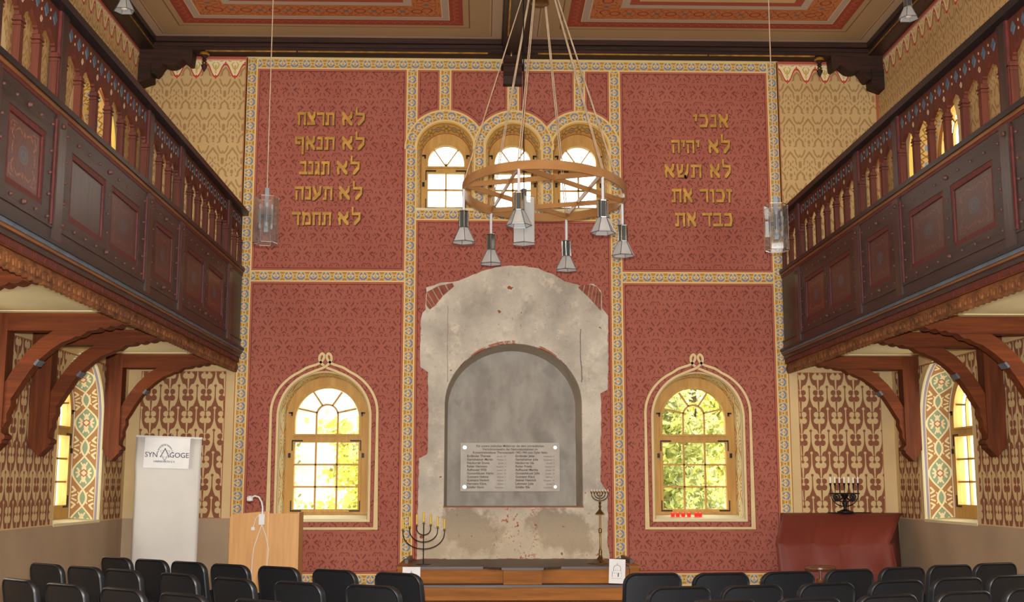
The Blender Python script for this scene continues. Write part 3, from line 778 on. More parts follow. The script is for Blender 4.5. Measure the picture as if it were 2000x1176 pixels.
# ------------------------------------------------------------------ Hebrew inscriptions (raised gilt letters)
K = .12
HB = {
 'ל': (.72, [((.1, 1.35), (.1, .88)), ((.1, .88), (.62, .88)), ((.62, .88), (.60, .50)), ((.60, .50), (.28, .06))]),
 'א': (.80, [((.08, .94), (.72, .06)), ((.70, .96), (.68, .72)), ((.68, .72), (.50, .50)), ((.24, .66), (.10, .40)), ((.10, .40), (.16, .06))]),
 'ת': (.86, [((.08, .9), (.78, .9)), ((.76, .9), (.76, .06)), ((.24, .88), (.24, .08)), ((.24, .08), (.06, .06))]),
 'ר': (.72, [((.06, .9), (.64, .9)), ((.64, .88), (.64, .06))]),
 'ד': (.80, [((.04, .9), (.74, .9)), ((.58, .88), (.58, .06))]),
 'צ': (.78, [((.08, .94), (.66, .12)), ((.68, .96), (.66, .72)), ((.66, .72), (.42, .46)), ((.06, .08), (.68, .08))]),
 'ח': (.82, [((.06, .9), (.74, .9)), ((.72, .88), (.72, .06)), ((.14, .88), (.14, .06))]),
 'נ': (.52, [((.10, .9), (.42, .9)), ((.42, .9), (.42, .08)), ((.42, .08), (.06, .08))]),
 'ף': (.80, [((.1, .9), (.70, .9)), ((.70, .88), (.70, -.30)), ((.12, .88), (.12, .56)), ((.12, .52), (.40, .50))]),
 'ג': (.58, [((.10, .9), (.40, .9)), ((.40, .9), (.44, .06)), ((.42, .36), (.10, .06))]),
 'ב': (.80, [((.08, .9), (.60, .9)), ((.60, .9), (.60, .1)), ((.04, .08), (.74, .08))]),
 'כ': (.74, [((.08, .9), (.54, .9)), ((.54, .9), (.66, .50)), ((.66, .50), (.54, .08)), ((.54, .08), (.08, .08))]),
 'ע': (.78, [((.70, .94), (.64, .48)), ((.64, .48), (.08, .02)), ((.08, .94), (.36, .22))]),
 'ה': (.80, [((.06, .9), (.72, .9)), ((.70, .88), (.70, .06)), ((.16, .58), (.16, .06))]),
 'מ': (.88, [((.08, .94), (.22, .70)), ((.22, .70), (.12, .06)), ((.22, .84), (.62, .88)), ((.62, .88), (.78, .60)), ((.78, .60), (.78, .08)), ((.78, .08), (.42, .08))]),
 'י': (.34, [((.06, .9), (.26, .9)), ((.26, .9), (.22, .56))]),
 'ו': (.38, [((.06, .9), (.28, .9)), ((.28, .9), (.28, .06))]),
 'ז': (.46, [((.04, .92), (.40, .88)), ((.24, .86), (.22, .06))]),
 'ש': (.98, [((.16, .08), (.70, .08)), ((.08, .94), (.18, .08)), ((.46, .94), (.44, .56)), ((.44, .56), (.22, .34)), ((.90, .94), (.86, .46)), ((.86, .46), (.68, .08))]),
}
def hull(P):
    P = sorted(set(P))
    def half(P):
        h = []
        for p in P:
            while len(h) > 1 and (h[-1][0]-h[-2][0])*(p[1]-h[-2][1])-(h[-1][1]-h[-2][1])*(p[0]-h[-2][0]) <= 0: h.pop()
            h.append(p)
        return h
    a = half(P); b = half(P[::-1]); return a[:-1]+b[:-1]
def hword(parent, w, x0, x1, z0, z1):
    """w in reading order, right to left; fills x0..x1 (outer letter edges), body height z0..z1"""
    gap = .16; tot = sum(HB[c][0] for c in w)+gap*(len(w)-1); k = (x1-x0)/tot; H = z1-z0
    for mat, dx, dz, y0, y1 in (('letshade', .012, -.012, -.004, .0), ('gilt', 0, 0, -.018, -.004)):  # offset dark copy of the word stands in for its shadow
        mb = MB(); x = x1; q_ = 0
        for c in w:
            wd, st = HB[c]; x -= wd*k
            for a, b in st:
                pts = []
                for p in (a, b):
                    for ex in (-.0125, .0125):
                        for ez in (-.018, .018): pts.append((x+p[0]*k+ex+dx, z0+H*(p[1])+ez+dz))
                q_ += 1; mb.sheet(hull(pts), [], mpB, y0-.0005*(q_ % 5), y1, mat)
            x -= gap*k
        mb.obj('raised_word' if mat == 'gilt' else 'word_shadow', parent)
ha = thing('hebrew_inscription', 'five lines of gold Hebrew commandments on the red panel left of the upper windows', 'inscription', (0, -.006, 0))
hbq = thing('hebrew_inscription', 'five lines of gold Hebrew commandments on the red panel right of the upper windows', 'inscription', (0, -.006, 0))
for w, x0, x1, z1, z0 in [('תרצח', -2.89, -2.40, 6.413, 6.236), ('לא', -2.304, -1.99, 6.413, 6.236), ('תנאף', -2.92, -2.39, 6.075, 5.895), ('לא', -2.296, -1.987, 6.075, 5.898),
    ('תגנב', -2.843, -2.452, 5.739, 5.555), ('לא', -2.358, -2.045, 5.739, 5.56), ('תענה', -2.90, -2.405, 5.394, 5.21), ('לא', -2.321, -2.005, 5.394, 5.215), ('תחמד', -2.925, -2.415, 5.044, 4.87), ('לא', -2.326, -2.02, 5.044, 4.875)]:
    hword(ha, w, x0, x1, z0+.008, z1-.0)
for w, x0, x1, z1, z0 in [('אנכי', 2.425, 2.902, 6.427, 6.245), ('יהיה', 2.128, 2.501, 6.066, 5.885), ('לא', 2.617, 2.92, 6.07, 5.888), ('תשא', 2.022, 2.522, 5.727, 5.545), ('לא', 2.63, 2.924, 5.73, 5.547),
    ('את', 2.115, 2.391, 5.392, 5.207), ('זכור', 2.489, 2.924, 5.392, 5.209), ('את', 2.155, 2.433, 5.064, 4.878), ('כבד', 2.525, 2.92, 5.066, 4.879)]:
    hword(hbq, w, x0, x1, z0+.008, z1-.0)

# ------------------------------------------------------------------ cornice, beams, consoles
c = MB(); c.box(-W, W, -.25, 0, 7.19, CEIL, 'dark_x'); c.box(-W, W, -.30, -.25, 7.29, CEIL, 'dark_x'); c.box(-W, W, -.27, -.25, 7.235, 7.265, 'dark_x')
co = c.obj('trim_1', kind='structure')
g = MB()
for x0, x1 in ((-4.1, -2.9), (-2.88, -.35), (.32, 2.6), (2.62, 4.05)): g.box(x0, x1, -.245, -.22, 7.178, 7.19, 'goldtrim')
g.obj('gold_batten', co)
for s, nm in ((-1, 'trim_2'), (1, 'trim_3')):
    c = MB(); c.box(*sorted((s*W, s*4.78)), YN, -.25, 7.19, CEIL, 'dark_y'); c.box(*sorted((s*4.78, s*4.745)), YN, -.30, 7.29, CEIL, 'dark_y')
    c.box(*sorted((s*4.79, s*4.772)), YN, -.27, 7.21, 7.225, 'goldtrim'); c.obj(nm, kind='structure')
cb = MB(); cb.box(-.11, .09, YN, -.2, 7.14, CEIL, 'dark_y'); cb.box(-.17, .19, YN, -.28, 7.27, CEIL, 'dark_y'); cb.box(-.15, -.11, YN, -.28, 7.2, 7.27, 'dark_y'); cb.box(.09, .15, YN, -.28, 7.2, 7.27, 'dark_y')
cbo = tag(cb.obj('ceiling_beam'), 'dark wooden beam running lengthwise under the middle of the painted ceiling', 'beam')
MB().box(-.10, -.085, -6, -1.0, 7.133, 7.14, 'goldtrim').obj('gold_line', cbo)
mc = MB(); mc.sheet([(-.30, 7.19), (-.30, 7.10), (-.26, 7.06), (-.20, 7.04), (-.20, 6.95), (-.15, 6.90), (-.12, 6.80), (0, 6.80), (0, 7.19)], [], lambda a, d, b: (d, a, b), -.14, .11, 'dark_x')
mc.box(-.17, .14, -.22, -.001, 7.02, 7.05, 'dark_x')
mco = tag(mc.obj('wall_corbel'), 'dark carved corbel under the middle ceiling beam, above the centre window', 'corbel')
MB().box(-.045, -.03, -.31, -.30, 7.12, 7.18, 'goldtrim').obj('gilt_ornament', mco)
prof = [(-4.265, 7.19), (-4.265, 7.146), (-4.278, 7.01), (-4.31, 7.0), (-4.344, 7.02), (-4.397, 7.06), (-4.476, 6.99), (-4.52, 6.973), (-4.555, 6.97), (-4.60, 6.975), (-4.647, 6.99), (-4.686, 6.94), (-4.713, 6.885), (-4.75, 6.85), (-4.775, 6.855), (-4.80, 6.865), (-4.84, 6.80), (-4.965, 6.78), (-4.965, 7.19)]
for s, side in ((-1, 'left'), (1, 'right')):
    m = MB(); pr = [(-s*x, z) for x, z in prof]
    m.sheet(pr, [], mpB, -.26, -.04, 'dark_x'); m.sheet([(-s*x, z) for x, z in ((-4.80, 7.0), (-4.80, 6.78), (-4.968, 6.72), (-4.968, 7.0))], [], mpB, -.28, -.02, 'dark_x')
    o = m.obj('corner_console'); tag(o, f'dark carved console in the upper {side} corner under the cornice', 'console')
    f = MB(); c = (s*4.12, -.20, 0)
    f.lathe([(.0, 6.90), (.014, 6.92), (.040, 6.985), (.042, 6.995), (.018, 7.005)], c, 'dark_x', 18)
    f.lathe([(.018, 7.005), (.030, 7.02), (.030, 7.035), (.018, 7.05)], c, 'brass', 18)
    f.lathe([(.018, 7.05), (.032, 7.07), (.020, 7.09), (.055, 7.13)], c, 'dark_x', 18)
    f.lathe([(.055, 7.13), (.066, 7.145), (.060, 7.165), (.035, 7.18), (.02, 7.19)], c, 'goldtrim', 18)
    tag(f.obj('pendant_finial', smooth=True), f'turned dark and gilt drop finial hanging below the {side} end of the cornice', 'finial')

# ------------------------------------------------------------------ galleries
POSTS = [-.83, -3.23, -4.45, -6.85, -8.07, -10.47]
STUD = {}
def gallery(s, side):
    G = thing('gallery', f'{side} upper gallery with dark panelled parapet and red-brown arcaded balustrade', 'gallery', (s*3.56, 0, 0))
    X = lambda a: (a)*s                   # local x, positive away from the room centre
    def bx(mb, x0, x1, y0, y1, z0, z1, m): mb.box(*sorted((X(x0), X(x1))), min(y0, y1), max(y0, y1), z0, z1, m); return mb
    mp = lambda a, d, b: (X(d), a, b)
    Y0, Y1 = -.012, -10.6
    bx(MB(), .06, 1.40, Y0, Y1, 3.08, 3.20, 'soffit').obj('gallery_floor', G)
    # handrail
    m = MB(); bx(m, -.06, .09, Y0, Y1, 4.99, 5.05, 'rail'); bx(m, -.04, .07, Y0, Y1, 5.05, 5.075, 'rail'); m.obj('handrail', G)
    # middle rail of several profiles
    m = MB(); bx(m, -.035, .10, Y0, Y1, 4.245, 4.29, 'rail'); bx(m, -.018, .06, Y0, Y1, 4.215, 4.245, 'ochrewood'); bx(m, -.01, .06, Y0, Y1, 4.185, 4.215, 'darkred'); m.obj('middle_rail', G)
    # lower mouldings
    m = MB(); bx(m, -.06, .06, Y0, Y1, 3.205, 3.235, 'rail'); bx(m, -.045, .05, Y0, Y1, 3.175, 3.205, 'bluegrey' ); bx(m, -.03, .05, Y0, Y1, 3.155, 3.175, 'ochrewood'); bx(m, -.015, .05, Y0, Y1, 3.11, 3.155, 'dark_y'); m.obj('lower_moulding', G)
    m = MB(); bx(m, .0, .06, Y0, Y1, 3.045, 3.11, 'brk')
    y = -.2
    while y > -10.5: bx(m, -.004, .01, y, y-.19, 3.058, 3.098, 'darkred'); y -= .22
    m.obj('dashed_band', G)
    # scalloped carved board
    pts = [(Y0, 3.05)]; n = int(10.5/.11)
    bot = []
    for i in range(n):
        for k in range(6):
            t = k/6; bot.append((Y0-.35-(i+t)*.11 if False else Y0-(i+t)*.11, 2.945-.028*abs(math.sin(PI*t))**.6))
    out = [(Y0, 3.05)]+bot+[(bot[-1][0], 3.05)]
    m = MB().sheet(out, [], mp, .02, .06, 'carved')
    for i in range(n):
        yc = Y0-(i+.5)*.11
        arc = [(yc-.042*math.cos(PI*k/6), 2.955+.055*math.sin(PI*k/6)) for k in range(7)]
        m.ribbon(arc, .009, mp, .008, 'carved', .014)
    m.obj('scalloped_board', G)
    bx(MB(), .06, .20, Y0, Y1, 3.052, 3.08, 'brk').obj('edge_beam', G)
    # parapet boards
    bx(MB(), .02, .05, Y0, Y1, 3.235, 4.185, 'dark_y').obj('parapet_board', G)
    m = bx(MB(), -.012, .02, Y0, Y1, 3.235, 3.34, 'dark_y'); bx(m, -.02, -.0, Y0, Y1, 3.335, 3.352, 'dark_y'); m.obj('plinth_board', G)
    for i, y in enumerate(POSTS):
        m = bx(MB(), -.03, .05, y+.075, y-.075, 3.235, 4.185, 'dark_z')
        bx(m, -.02, .03, y+.075, y+.10, 3.36, 4.15, 'darkred'); bx(m, -.02, .03, y-.10, y-.075, 3.36, 4.15, 'darkred')
        m.obj('parapet_post', G)
        m = bx(MB(), -.005, .09, y+.06, y-.06, 4.29, 4.99, 'dark_z'); bx(m, .0, .07, y+.06, y+.085, 4.29, 4.99, 'darkred'); bx(m, .0, .07, y-.085, y-.06, 4.29, 4.99, 'darkred')
        m.obj('balustrade_post', G)
        st = MB(); st.cyl((X(-.03), y, 4.12), (X(-.045), y, 4.12), .022, 'stud', 6); st.obj('stud', G)
    ends = [(-.03, POSTS[0], 0, 1)]+[(POSTS[i], POSTS[i+1], (2, 1)[i % 2], (6, 3)[i % 2]) for i in range(len(POSTS)-1)]
    for bi, (ya, yb, npan, nop) in enumerate(ends):
        lo, hi = yb, ya                                   # lo < hi
        # balustrade arcade: board with pointed arches + balusters
        p = .085; a0, a1 = lo+p, hi-p
        if nop == 1: a0, a1 = lo+p, hi-.02
        if nop == 1: nop = 2
        w = (a1-a0)/nop
        bot = [(a0, 4.66)]
        for k in range(nop):
            c = a0+(k+.5)*w; hw = w/2-.04
            bot += [(c-hw, 4.66), (c-hw, 4.69), (c-hw+.018, 4.70), (c-hw+.018, 4.715), (c-.04, 4.765), (c, 4.80), (c+.04, 4.765), (c+hw-.018, 4.715), (c+hw-.018, 4.70), (c+hw, 4.69), (c+hw, 4.66)]
        bot += [(a1, 4.66)]
        m = MB().sheet(bot+[(a1, 4.99), (a0, 4.99)], [], mp, .02, .055, 'arcade'); m.obj('arcade_board', G)
        m = MB(); nl = max(2, int(round((a1-a0)/.19)))
        for k in range(nl):
            yy = a0+(k+.5)*(a1-a0)/nl
            m.sheet([(yy-.038, 4.895), (yy, 4.842), (yy+.038, 4.895), (yy, 4.948)], [], mp, .014, .02, 'lozblue')
            for dz in (-.032, .032):
                q = yy+.5*(a1-a0)/nl
                if k < nl-1: m.sheet([(q-.009, 4.895+dz), (q, 4.883+dz), (q+.009, 4.895+dz), (q, 4.907+dz)], [], mp, .015, .02, 'dullcream')
        for k in range(1, nop):
            q = a0+k*w
            for (x1, z1), (x2, z2) in (((q-.018, 4.79), (q, 4.766)), ((q, 4.766), (q+.018, 4.79)), ((q+.018, 4.79), (q, 4.814)), ((q, 4.814), (q-.018, 4.79))):
                m.ribbon([(x1, z1), (x2, z2)], .0025, mp, .014, 'dullcream', .006)
        m.obj('lozenge_row', G)
        for k in range(nop+1):
            q = a0+k*w; hw = .034 if 0 < k < nop else .022
            m = bx(MB(), .008, .062, q-hw*.85, q+hw*.85, 4.29, 4.62, 'arcade'); bx(m, .004, .066, q-hw*1.15, q+hw*1.15, 4.29, 4.31, 'arcade')
            bx(m, .0, .07, q-hw*1.3, q+hw*1.3, 4.622, 4.634, 'arcade'); bx(m, .006, .064, q-hw*1.0, q+hw*1.0, 4.634, 4.66, 'arcade'); bx(m, .003, .067, q-hw*1.15, q+hw*1.15, 4.592, 4.602, 'arcade')
            m.obj('baluster', G)
        if not npan:
            bx(MB(), -.005, .02, ya-.0, yb+.10, 3.352, 4.185, 'dark_y').obj('end_panel', G); continue
        # framing around panels
        L = hi-lo-.2; yc = (hi+lo)/2
        pw = .62 if npan == 1 else .78
        cs = [yc] if npan == 1 else [yc-.50, yc+.50]
        holes = [rect(c-pw/2-.03, c+pw/2+.03, 3.46, 4.0) for c in cs]
        fm = MB().sheet(rect(lo+.10, hi-.10, 3.352, 4.185), holes, mp, -.005, .02, 'dark_y').obj('panel_frame', G)
        for c in cs:
            plainp = (bi+cs.index(c)) % 3 == 0 and s < 0
            m = MB(); hw, z0, z1 = pw/2+.03, 3.46, 4.0
            for e, d_, mt in ((0, .0, 'darkred'),):
                m.ribbon([(c-hw+.02, z0+.02), (c+hw-.02, z0+.02), (c+hw-.02, z1-.02), (c-hw+.02, z1-.02)], .022, mp, .0, mt, .02, closed=True)
            a, b = hw-.04, (z1-z0)/2-.04; zc = (z0+z1)/2
            m.add([mp(c-a, .012, zc-b), mp(c+a, .012, zc-b), mp(c+a, .012, zc+b), mp(c-a, .012, zc+b)], [(0, 1, 2, 3)], 'dark_z' if plainp else 'fascia_p', [(-1, -1), (1, -1), (1, 1), (-1, 1)])
            m.obj('painted_fascia_panel', G)
        if bi > 4: continue
        k = int(round((hi-lo-.3)/.26))
        sts = [(lo+.16+(hi-lo-.32)*i/k, z) for i in range(k+1) for z in (3.405, 4.09)]
        xs_ = [lo+.16, hi-.16]+([yc] if npan == 2 else [])
        sts += [(x, z) for x in xs_ for z in (3.57, 3.73, 3.89)]
        for yy, z in sts:
            big = abs(yy-yc) < .02 and z in (3.405, 4.09)
            key = (s, big)
            if key not in STUD:
                r = .023 if big else .0135
                m = MB(); m.cyl((0, 0, 0), (X(-.018 if not big else -.028), 0, 0), r, 'stud', 6 if big else 8, r2=r*.6)
                o = m.obj('stud', fm); STUD[key] = o
            else:
                o = STUD[key].copy(); COL.objects.link(o); o.parent = fm
            o.location = mp(yy, -.003, z)
    return G
gallery(-1, 'left'); gallery(1, 'right')

def scal(a, b, n, amp, up=1):
    """points from a to b with small scallops"""
    r = []; 
    for i in range(n):
        for k in range(3):
            t = (i+k/3)/n; nx = -(b[1]-a[1]); nz = b[0]-a[0]; L = math.hypot(nx, nz)
            o = amp*math.sin(PI*k/3)*up
            r.append((a[0]+(b[0]-a[0])*t+nx/L*o, a[1]+(b[1]-a[1])*t+nz/L*o))
    return r
def bracket(s, y, label):
    R = thing('gallery_bracket', label, 'bracket', (s*W, y, 0))
    mp = lambda a, d, b: (-s*a, d, b)        # a = distance out from the wall
    w = .085
    m = MB(); bot = [(1.34, 2.965)]+scal((1.34, 2.965), (.95, 2.90), 4, .018, 1)+[(.93, 2.885), (0, 2.885)]
    m.sheet([(0, 3.05), (0, 2.885)]+[p for p in bot[::-1][1:]]+[(1.345, 3.0), (1.345, 3.05)], [], mp, -w, w, 'brk'); m.obj('cantilever_beam', R)
    m = MB(); post = [(.012, 3.05), (.012, 1.90), (.03, 1.885), (.03, 1.86), (.05, 1.84), (.12, 1.765), (.19, 1.84), (.215, 1.86), (.215, 1.885), (.24, 1.90), (.24, 1.93), (.205, 1.955), (.205, 3.05)]
    m.sheet(post, [], mp, -w*1.02, w*1.02, 'brkz')
    m.obj('wall_post', R)
    inn = [(.62, 2.89), (.50, 2.81), (.39, 2.70), (.30, 2.58), (.235, 2.47), (.20, 2.40)]
    outp = [(.20, 1.98), (.24, 2.06), (.235, 2.12), (.27, 2.20), (.265, 2.26), (.31, 2.33), (.36, 2.42), (.43, 2.53), (.50, 2.62), (.60, 2.71), (.70, 2.78), (.78, 2.81), (.82, 2.835), (.87, 2.84), (.93, 2.885)]
    m = MB().sheet(inn+outp, [], mp, -w*.8, w*.8, 'brk'); m.obj('curved_strut', R)
    m = MB(); rr = [(.455, 2.58), (.49, 2.625), (.507, 2.61), (.472, 2.563)]; m.sheet(rr, [], mp, -w*.9, w*.9, 'bluegrey'); m.obj('blue_clamp', R)
    return R
for s, side in ((-1, 'left'), (1, 'right')):
    for y, what in ((-.90, f'nearest the back wall under the {side} gallery, beside the corner'), (-3.28, f'past the side window under the {side} gallery'), (-4.45, f'under the {side} gallery, cut by the photo edge'), (-6.85, f'under the {side} gallery, only its beam end in view'), (-8.07, f'furthest forward under the {side} gallery, outside the photo')):
        if y == -8.07: continue
        bracket(s, y, f'orange-brown curved timber bracket {what}')
# soffit mouldings
for s, nm in ((-1, 'trim_4'), (1, 'trim_5')):
    m = MB()
    for (ya, yb) in ((-.04, -.80), (-1.0, -3.18), (-3.38, -4.35), (-4.55, -6.75), (-6.95, -10.4)):
        m.box(*sorted((s*4.96, s*3.9)), yb, ya, 3.065, 3.079, 'soffit')
        m.box(*sorted((s*4.9, s*4.86)), yb, ya, 3.055, 3.066, 'soffit'); m.box(*sorted((s*4.96, s*3.84)), yb, yb+.04, 3.055, 3.066, 'soffit'); m.box(*sorted((s*4.96, s*3.84)), ya-.04, ya, 3.055, 3.066, 'soffit')
    m.obj(nm, kind='structure')

# ------------------------------------------------------------------ chandelier
CX, CY, CZ = .275, -2.5, 4.715
ch = thing('chandelier', 'large round bronze-coloured ring chandelier with six glass lamps on six cords', 'chandelier', (0, 0, 0))
nrm = Vector((.03, .085, 1)).normalized()       # ring hangs a little low at the back and the right
uX = Vector((1, 0, -nrm.x/nrm.z)).normalized(); uY = nrm.cross(uX)
def rp(r, deg, h=0): a = math.radians(deg); return Vector((CX, CY, CZ))+uX*(r*math.sin(a))-uY*(r*math.cos(a))+nrm*h
RR = .92; n = 96; m = MB(); vs = []; fs = []
for i in range(n):
    a = 360*i/n; vs += [rp(RR+.0, a, -.05), rp(RR, a, .05), rp(RR-.022, a, .05), rp(RR-.022, a, -.05)]
for i in range(n):
    o = 4*i; p = 4*((i+1) % n)
    for k in range(4): fs.append((o+k, o+(k+1) % 4, p+(k+1) % 4, p+k))
m.add(vs, fs, 'ring').obj('ring', ch, smooth=True)
ANG = [-20, 40, 100, 160, 220, 280]
for k in range(6):
    a, b = rp(RR-.02, ANG[k]), rp(RR-.02, ANG[(k+2) % 6]); d = (b-a).normalized(); q = nrm.cross(d); m = MB(); hgt = .028; th = .007
    o = nrm*(.006 if k % 2 else -.006)
    vs = [p+q*sx*th+nrm*sz*hgt+o for p in (a, b) for sx in (-1, 1) for sz in (-1, 1)]
    m.add(vs, [(0, 1, 3, 2), (4, 6, 7, 5), (0, 4, 5, 1), (2, 3, 7, 6), (0, 2, 6, 4), (1, 5, 7, 3)], 'ring').obj('star_bar', ch)
HUB = Vector((.235, -2.5, 7.30))
m = MB(); m.lathe([(.02, 0), (.10, .02), (.12, .05), (.05, .06)], HUB, 'brass', 24); m.obj('ceiling_plate', ch, smooth=True)
m = MB(); m.lathe([(.09, -.37), (.105, -.36), (.10, -.33), (.07, -.28), (.04, -.20), (.02, -.12), (.015, 0.02)], HUB, 'brass', 24); m.obj('centre_cup', ch, smooth=True)
for k, a in enumerate(ANG):
    e = rp(RR-.01, a, .05); top = HUB+Vector((.115*math.sin(math.radians(a)), -.115*math.cos(math.radians(a)), .01))
    side = (uX*math.cos(math.radians(a))+uY*math.sin(math.radians(a)))*.012
    MB().tube([top+side*.5, e+side], .0065, 'cord', 6).tube([top-side*.5, e-side], .0065, 'cord', 6).obj('cord', ch)
# lamp built once, hung six times
def lamp_unit(parent, rodlen=.26, k=1.):
    L = bpy.data.objects.new('lamp', None); COL.objects.link(L); L.parent = parent; L.empty_display_size = .05
    MB().cyl((0, 0, 0), (0, 0, -rodlen), .0155, 'rod', 14).obj('rod', L, smooth=True)
    z = -rodlen; r = .052*k; h = .18*k
    m = MB(); m.lathe([(r, z-h), (r, z)], (0, 0, 0), 'darkglass', 6)
    for i in range(6):
        a = 2*PI*i/6; p = (r*math.cos(a), r*math.sin(a)); m.cyl((*p, z-h), (*p, z), .008*k, 'chrome', 8)
    for zz in (z, z-h):
        pts = [(r*1.03*math.cos(2*PI*i/6), r*1.03*math.sin(2*PI*i/6), zz) for i in range(7)]
        for i in range(6): m.cyl(pts[i], pts[i+1], .008*k, 'chrome', 6)
    m.obj('housing', L)
    z2 = z-h; r1, r2, h2 = r*1.02, .134*k, .165*k
    g = MB(); f = MB()
    for i in range(6):
        a, b = 2*PI*i/6, 2*PI*(i+1)/6
        P = [(r1*math.cos(a), r1*math.sin(a), z2), (r1*math.cos(b), r1*math.sin(b), z2), (r2*math.cos(b), r2*math.sin(b), z2-h2), (r2*math.cos(a), r2*math.sin(a), z2-h2)]
        g.add(P, [(0, 1, 2, 3)], 'lampglass'); f.cyl(P[0], P[3], .004*k, 'greymetal', 6); f.cyl(P[3], P[2], .004*k, 'greymetal', 6)
        f.lathe([(0, -.006), (.007, 0), (0, .006)], P[3], 'chrome', 8)
    g.obj('glass_shade', L); f.obj('shade_frame', L)
    m = MB(); m.lathe([(.012, -.0), (.014, -.03), (.035, -.07), (.042, -.10), (.03, -.13), (.0, -.14)], (0, 0, z2), 'wcandle', 16); m.obj('bulb', L, smooth=True)
    return L
L0 = lamp_unit(ch)
for k, a in enumerate(ANG):
    o = L0 if k == 0 else copy_tree(L0, ch)
    o.location = rp(RR-.01, a, -.04); o.rotation_euler = (0, 0, .3+a*.02)

# glass pendant lanterns
def lantern(x, y, z0, label, rot=0, gm='lantglass'):
    R = thing('pendant_lantern', label, 'lantern', (x, y, z0), rot, 'hexagonal glass lanterns on long cords')
    r = .128; h = .50; g = MB(); f = MB()
    for i in range(6):
        a, b = 2*PI*i/6, 2*PI*(i+1)/6
        P = [(r*math.cos(a), r*math.sin(a), 0), (r*math.cos(b), r*math.sin(b), 0), (r*math.cos(b), r*math.sin(b), h), (r*math.cos(a), r*math.sin(a), h)]
        Q = [(p[0]*.965, p[1]*.965, p[2]) for p in P]
        g.add(P, [(0, 1, 2, 3)], gm)
        f.cyl(P[0], P[1], .0045, 'chrome', 6); f.cyl(P[2], P[3], .003, 'chrome', 6); f.cyl(P[0], P[3], .003, 'chrome', 6)
        f.lathe([(0, -.007), (.008, 0), (0, .007)], P[0], 'chrome', 8)
    g.obj('glass_panels', R); f.obj('edge_frame', R)
    m = MB(); m.box(-.022, .022, -.022, .022, .12, .60, 'greymetal')
    for i in range(3):
        a = 2*PI*i/3+.5; m.cyl((0, 0, .30), (.07*math.cos(a), .07*math.sin(a), .30), .018, 'greymetal', 8); 
        p = (.07*math.cos(a), .07*math.sin(a)); m.cyl((*p, .22), (*p, .38), .018, 'greymetal', 12)
    m.obj('lamp_holder', R)
    for i in range(3):
        a = 2*PI*i/3+.5; p = (.07*math.cos(a), .07*math.sin(a))
        m = MB(); m.lathe([(0, -.06), (.012, -.05), (.017, -.03), (.012, 0)], (*p, .22), 'lampglass', 10); m.lathe([(.012, 0), (.017, .03), (.012, .05), (0, .06)], (*p, .38), 'lampglass', 10); m.obj('bulb', R, smooth=True)
    MB().cyl((0, 0, .60), (0, 0, CEIL-z0), .006, 'iron' if abs(x) < 1 else 'cord', 6).obj('cord', R)
    MB().lathe([(.05, -.02), (.05, -.0)], (0, 0, CEIL-z0), 'greymetal', 16).obj('ceiling_rose', R)
lantern(-2.72, -3.0, 4.02, 'hexagonal clear glass lantern hanging on a long cord at left, before the red panel', .25)
lantern(.03, -3.0, 4.03, 'hexagonal glass lantern hanging in the middle, behind the chandelier ring', .5, 'lampglass')
lantern(2.75, -3.0, 3.97, 'hexagonal clear glass lantern hanging on a long cord at right, beside the right gallery', -.2)
for s, side in ((-1, 'left'), (1, 'right')):
    R = thing('pendant_lamp', f'small hexagonal glass pendant lamp hanging above the {side} gallery near the ceiling', 'pendant lamp', (s*4.46, -2.6, 7.16))
    lamp_unit(R, .10, .86); MB().cyl((0, 0, 0), (0, 0, .20), .006, 'greymetal', 6).obj('cord', R)
    MB().lathe([(.045, -.02), (.045, 0)], (0, 0, .2), 'greymetal', 14).obj('ceiling_rose', R)

# ------------------------------------------------------------------ platform with steps
P = thing('ark_platform', 'wooden platform with pine steps and dark top in front of the bare plaster niche', 'platform', (0, 0, 0))
PX0, PX1, PF = -1.30, 1.38, -1.41
m = MB().box(PX0, PX1, PF+.03, -.02, .52, .546, 'darktread'); m.box(PX0+.05, PX1-.05, PF-.005, PF+.03, .515, .546, 'darktread'); m.obj('platform_top', P)
m = MB().sheet([(-.40, PF), (-.30, PF-.06), (-.20, PF-.13), (-.18, PF-.20), (.30, PF-.20), (.32, PF-.13), (.42, PF-.06), (.52, PF)], [], lambda a, d, b: (a, b, d), .546, .52, 'darktread'); m.obj('projecting_ledge', P)
MB().box(-.16, .28, PF-.18, PF, .35, .52, 'pine').obj('ledge_front', P)
z = .52
for i, (y, z1, z0) in enumerate(((PF+.02, .52, .355), (PF-.22, .33, .185), (PF-.50, .16, .0))):
    MB().box(PX0+.06, PX1-.06, y, y+.02 if i == 0 else y+.30, z0, z1, 'pine').obj('riser', P)
    if i: MB().box(PX0+.04, PX1-.04, y-.03, y+.32, z1, z1+.028, 'darktread').obj('tread', P)
for s, x in ((-1, PX0), (1, PX1)):
    m = MB().box(x-.075, x+.035, -1.45, -.03, 0, .525, 'pine'); m.box(x-.085, x+.045, -1.46, -.02, .525, .555, 'pine'); m.box(x-.02, x+.02, -1.0, -.1, .555, .60, 'darktread'); m.obj('end_block', P)

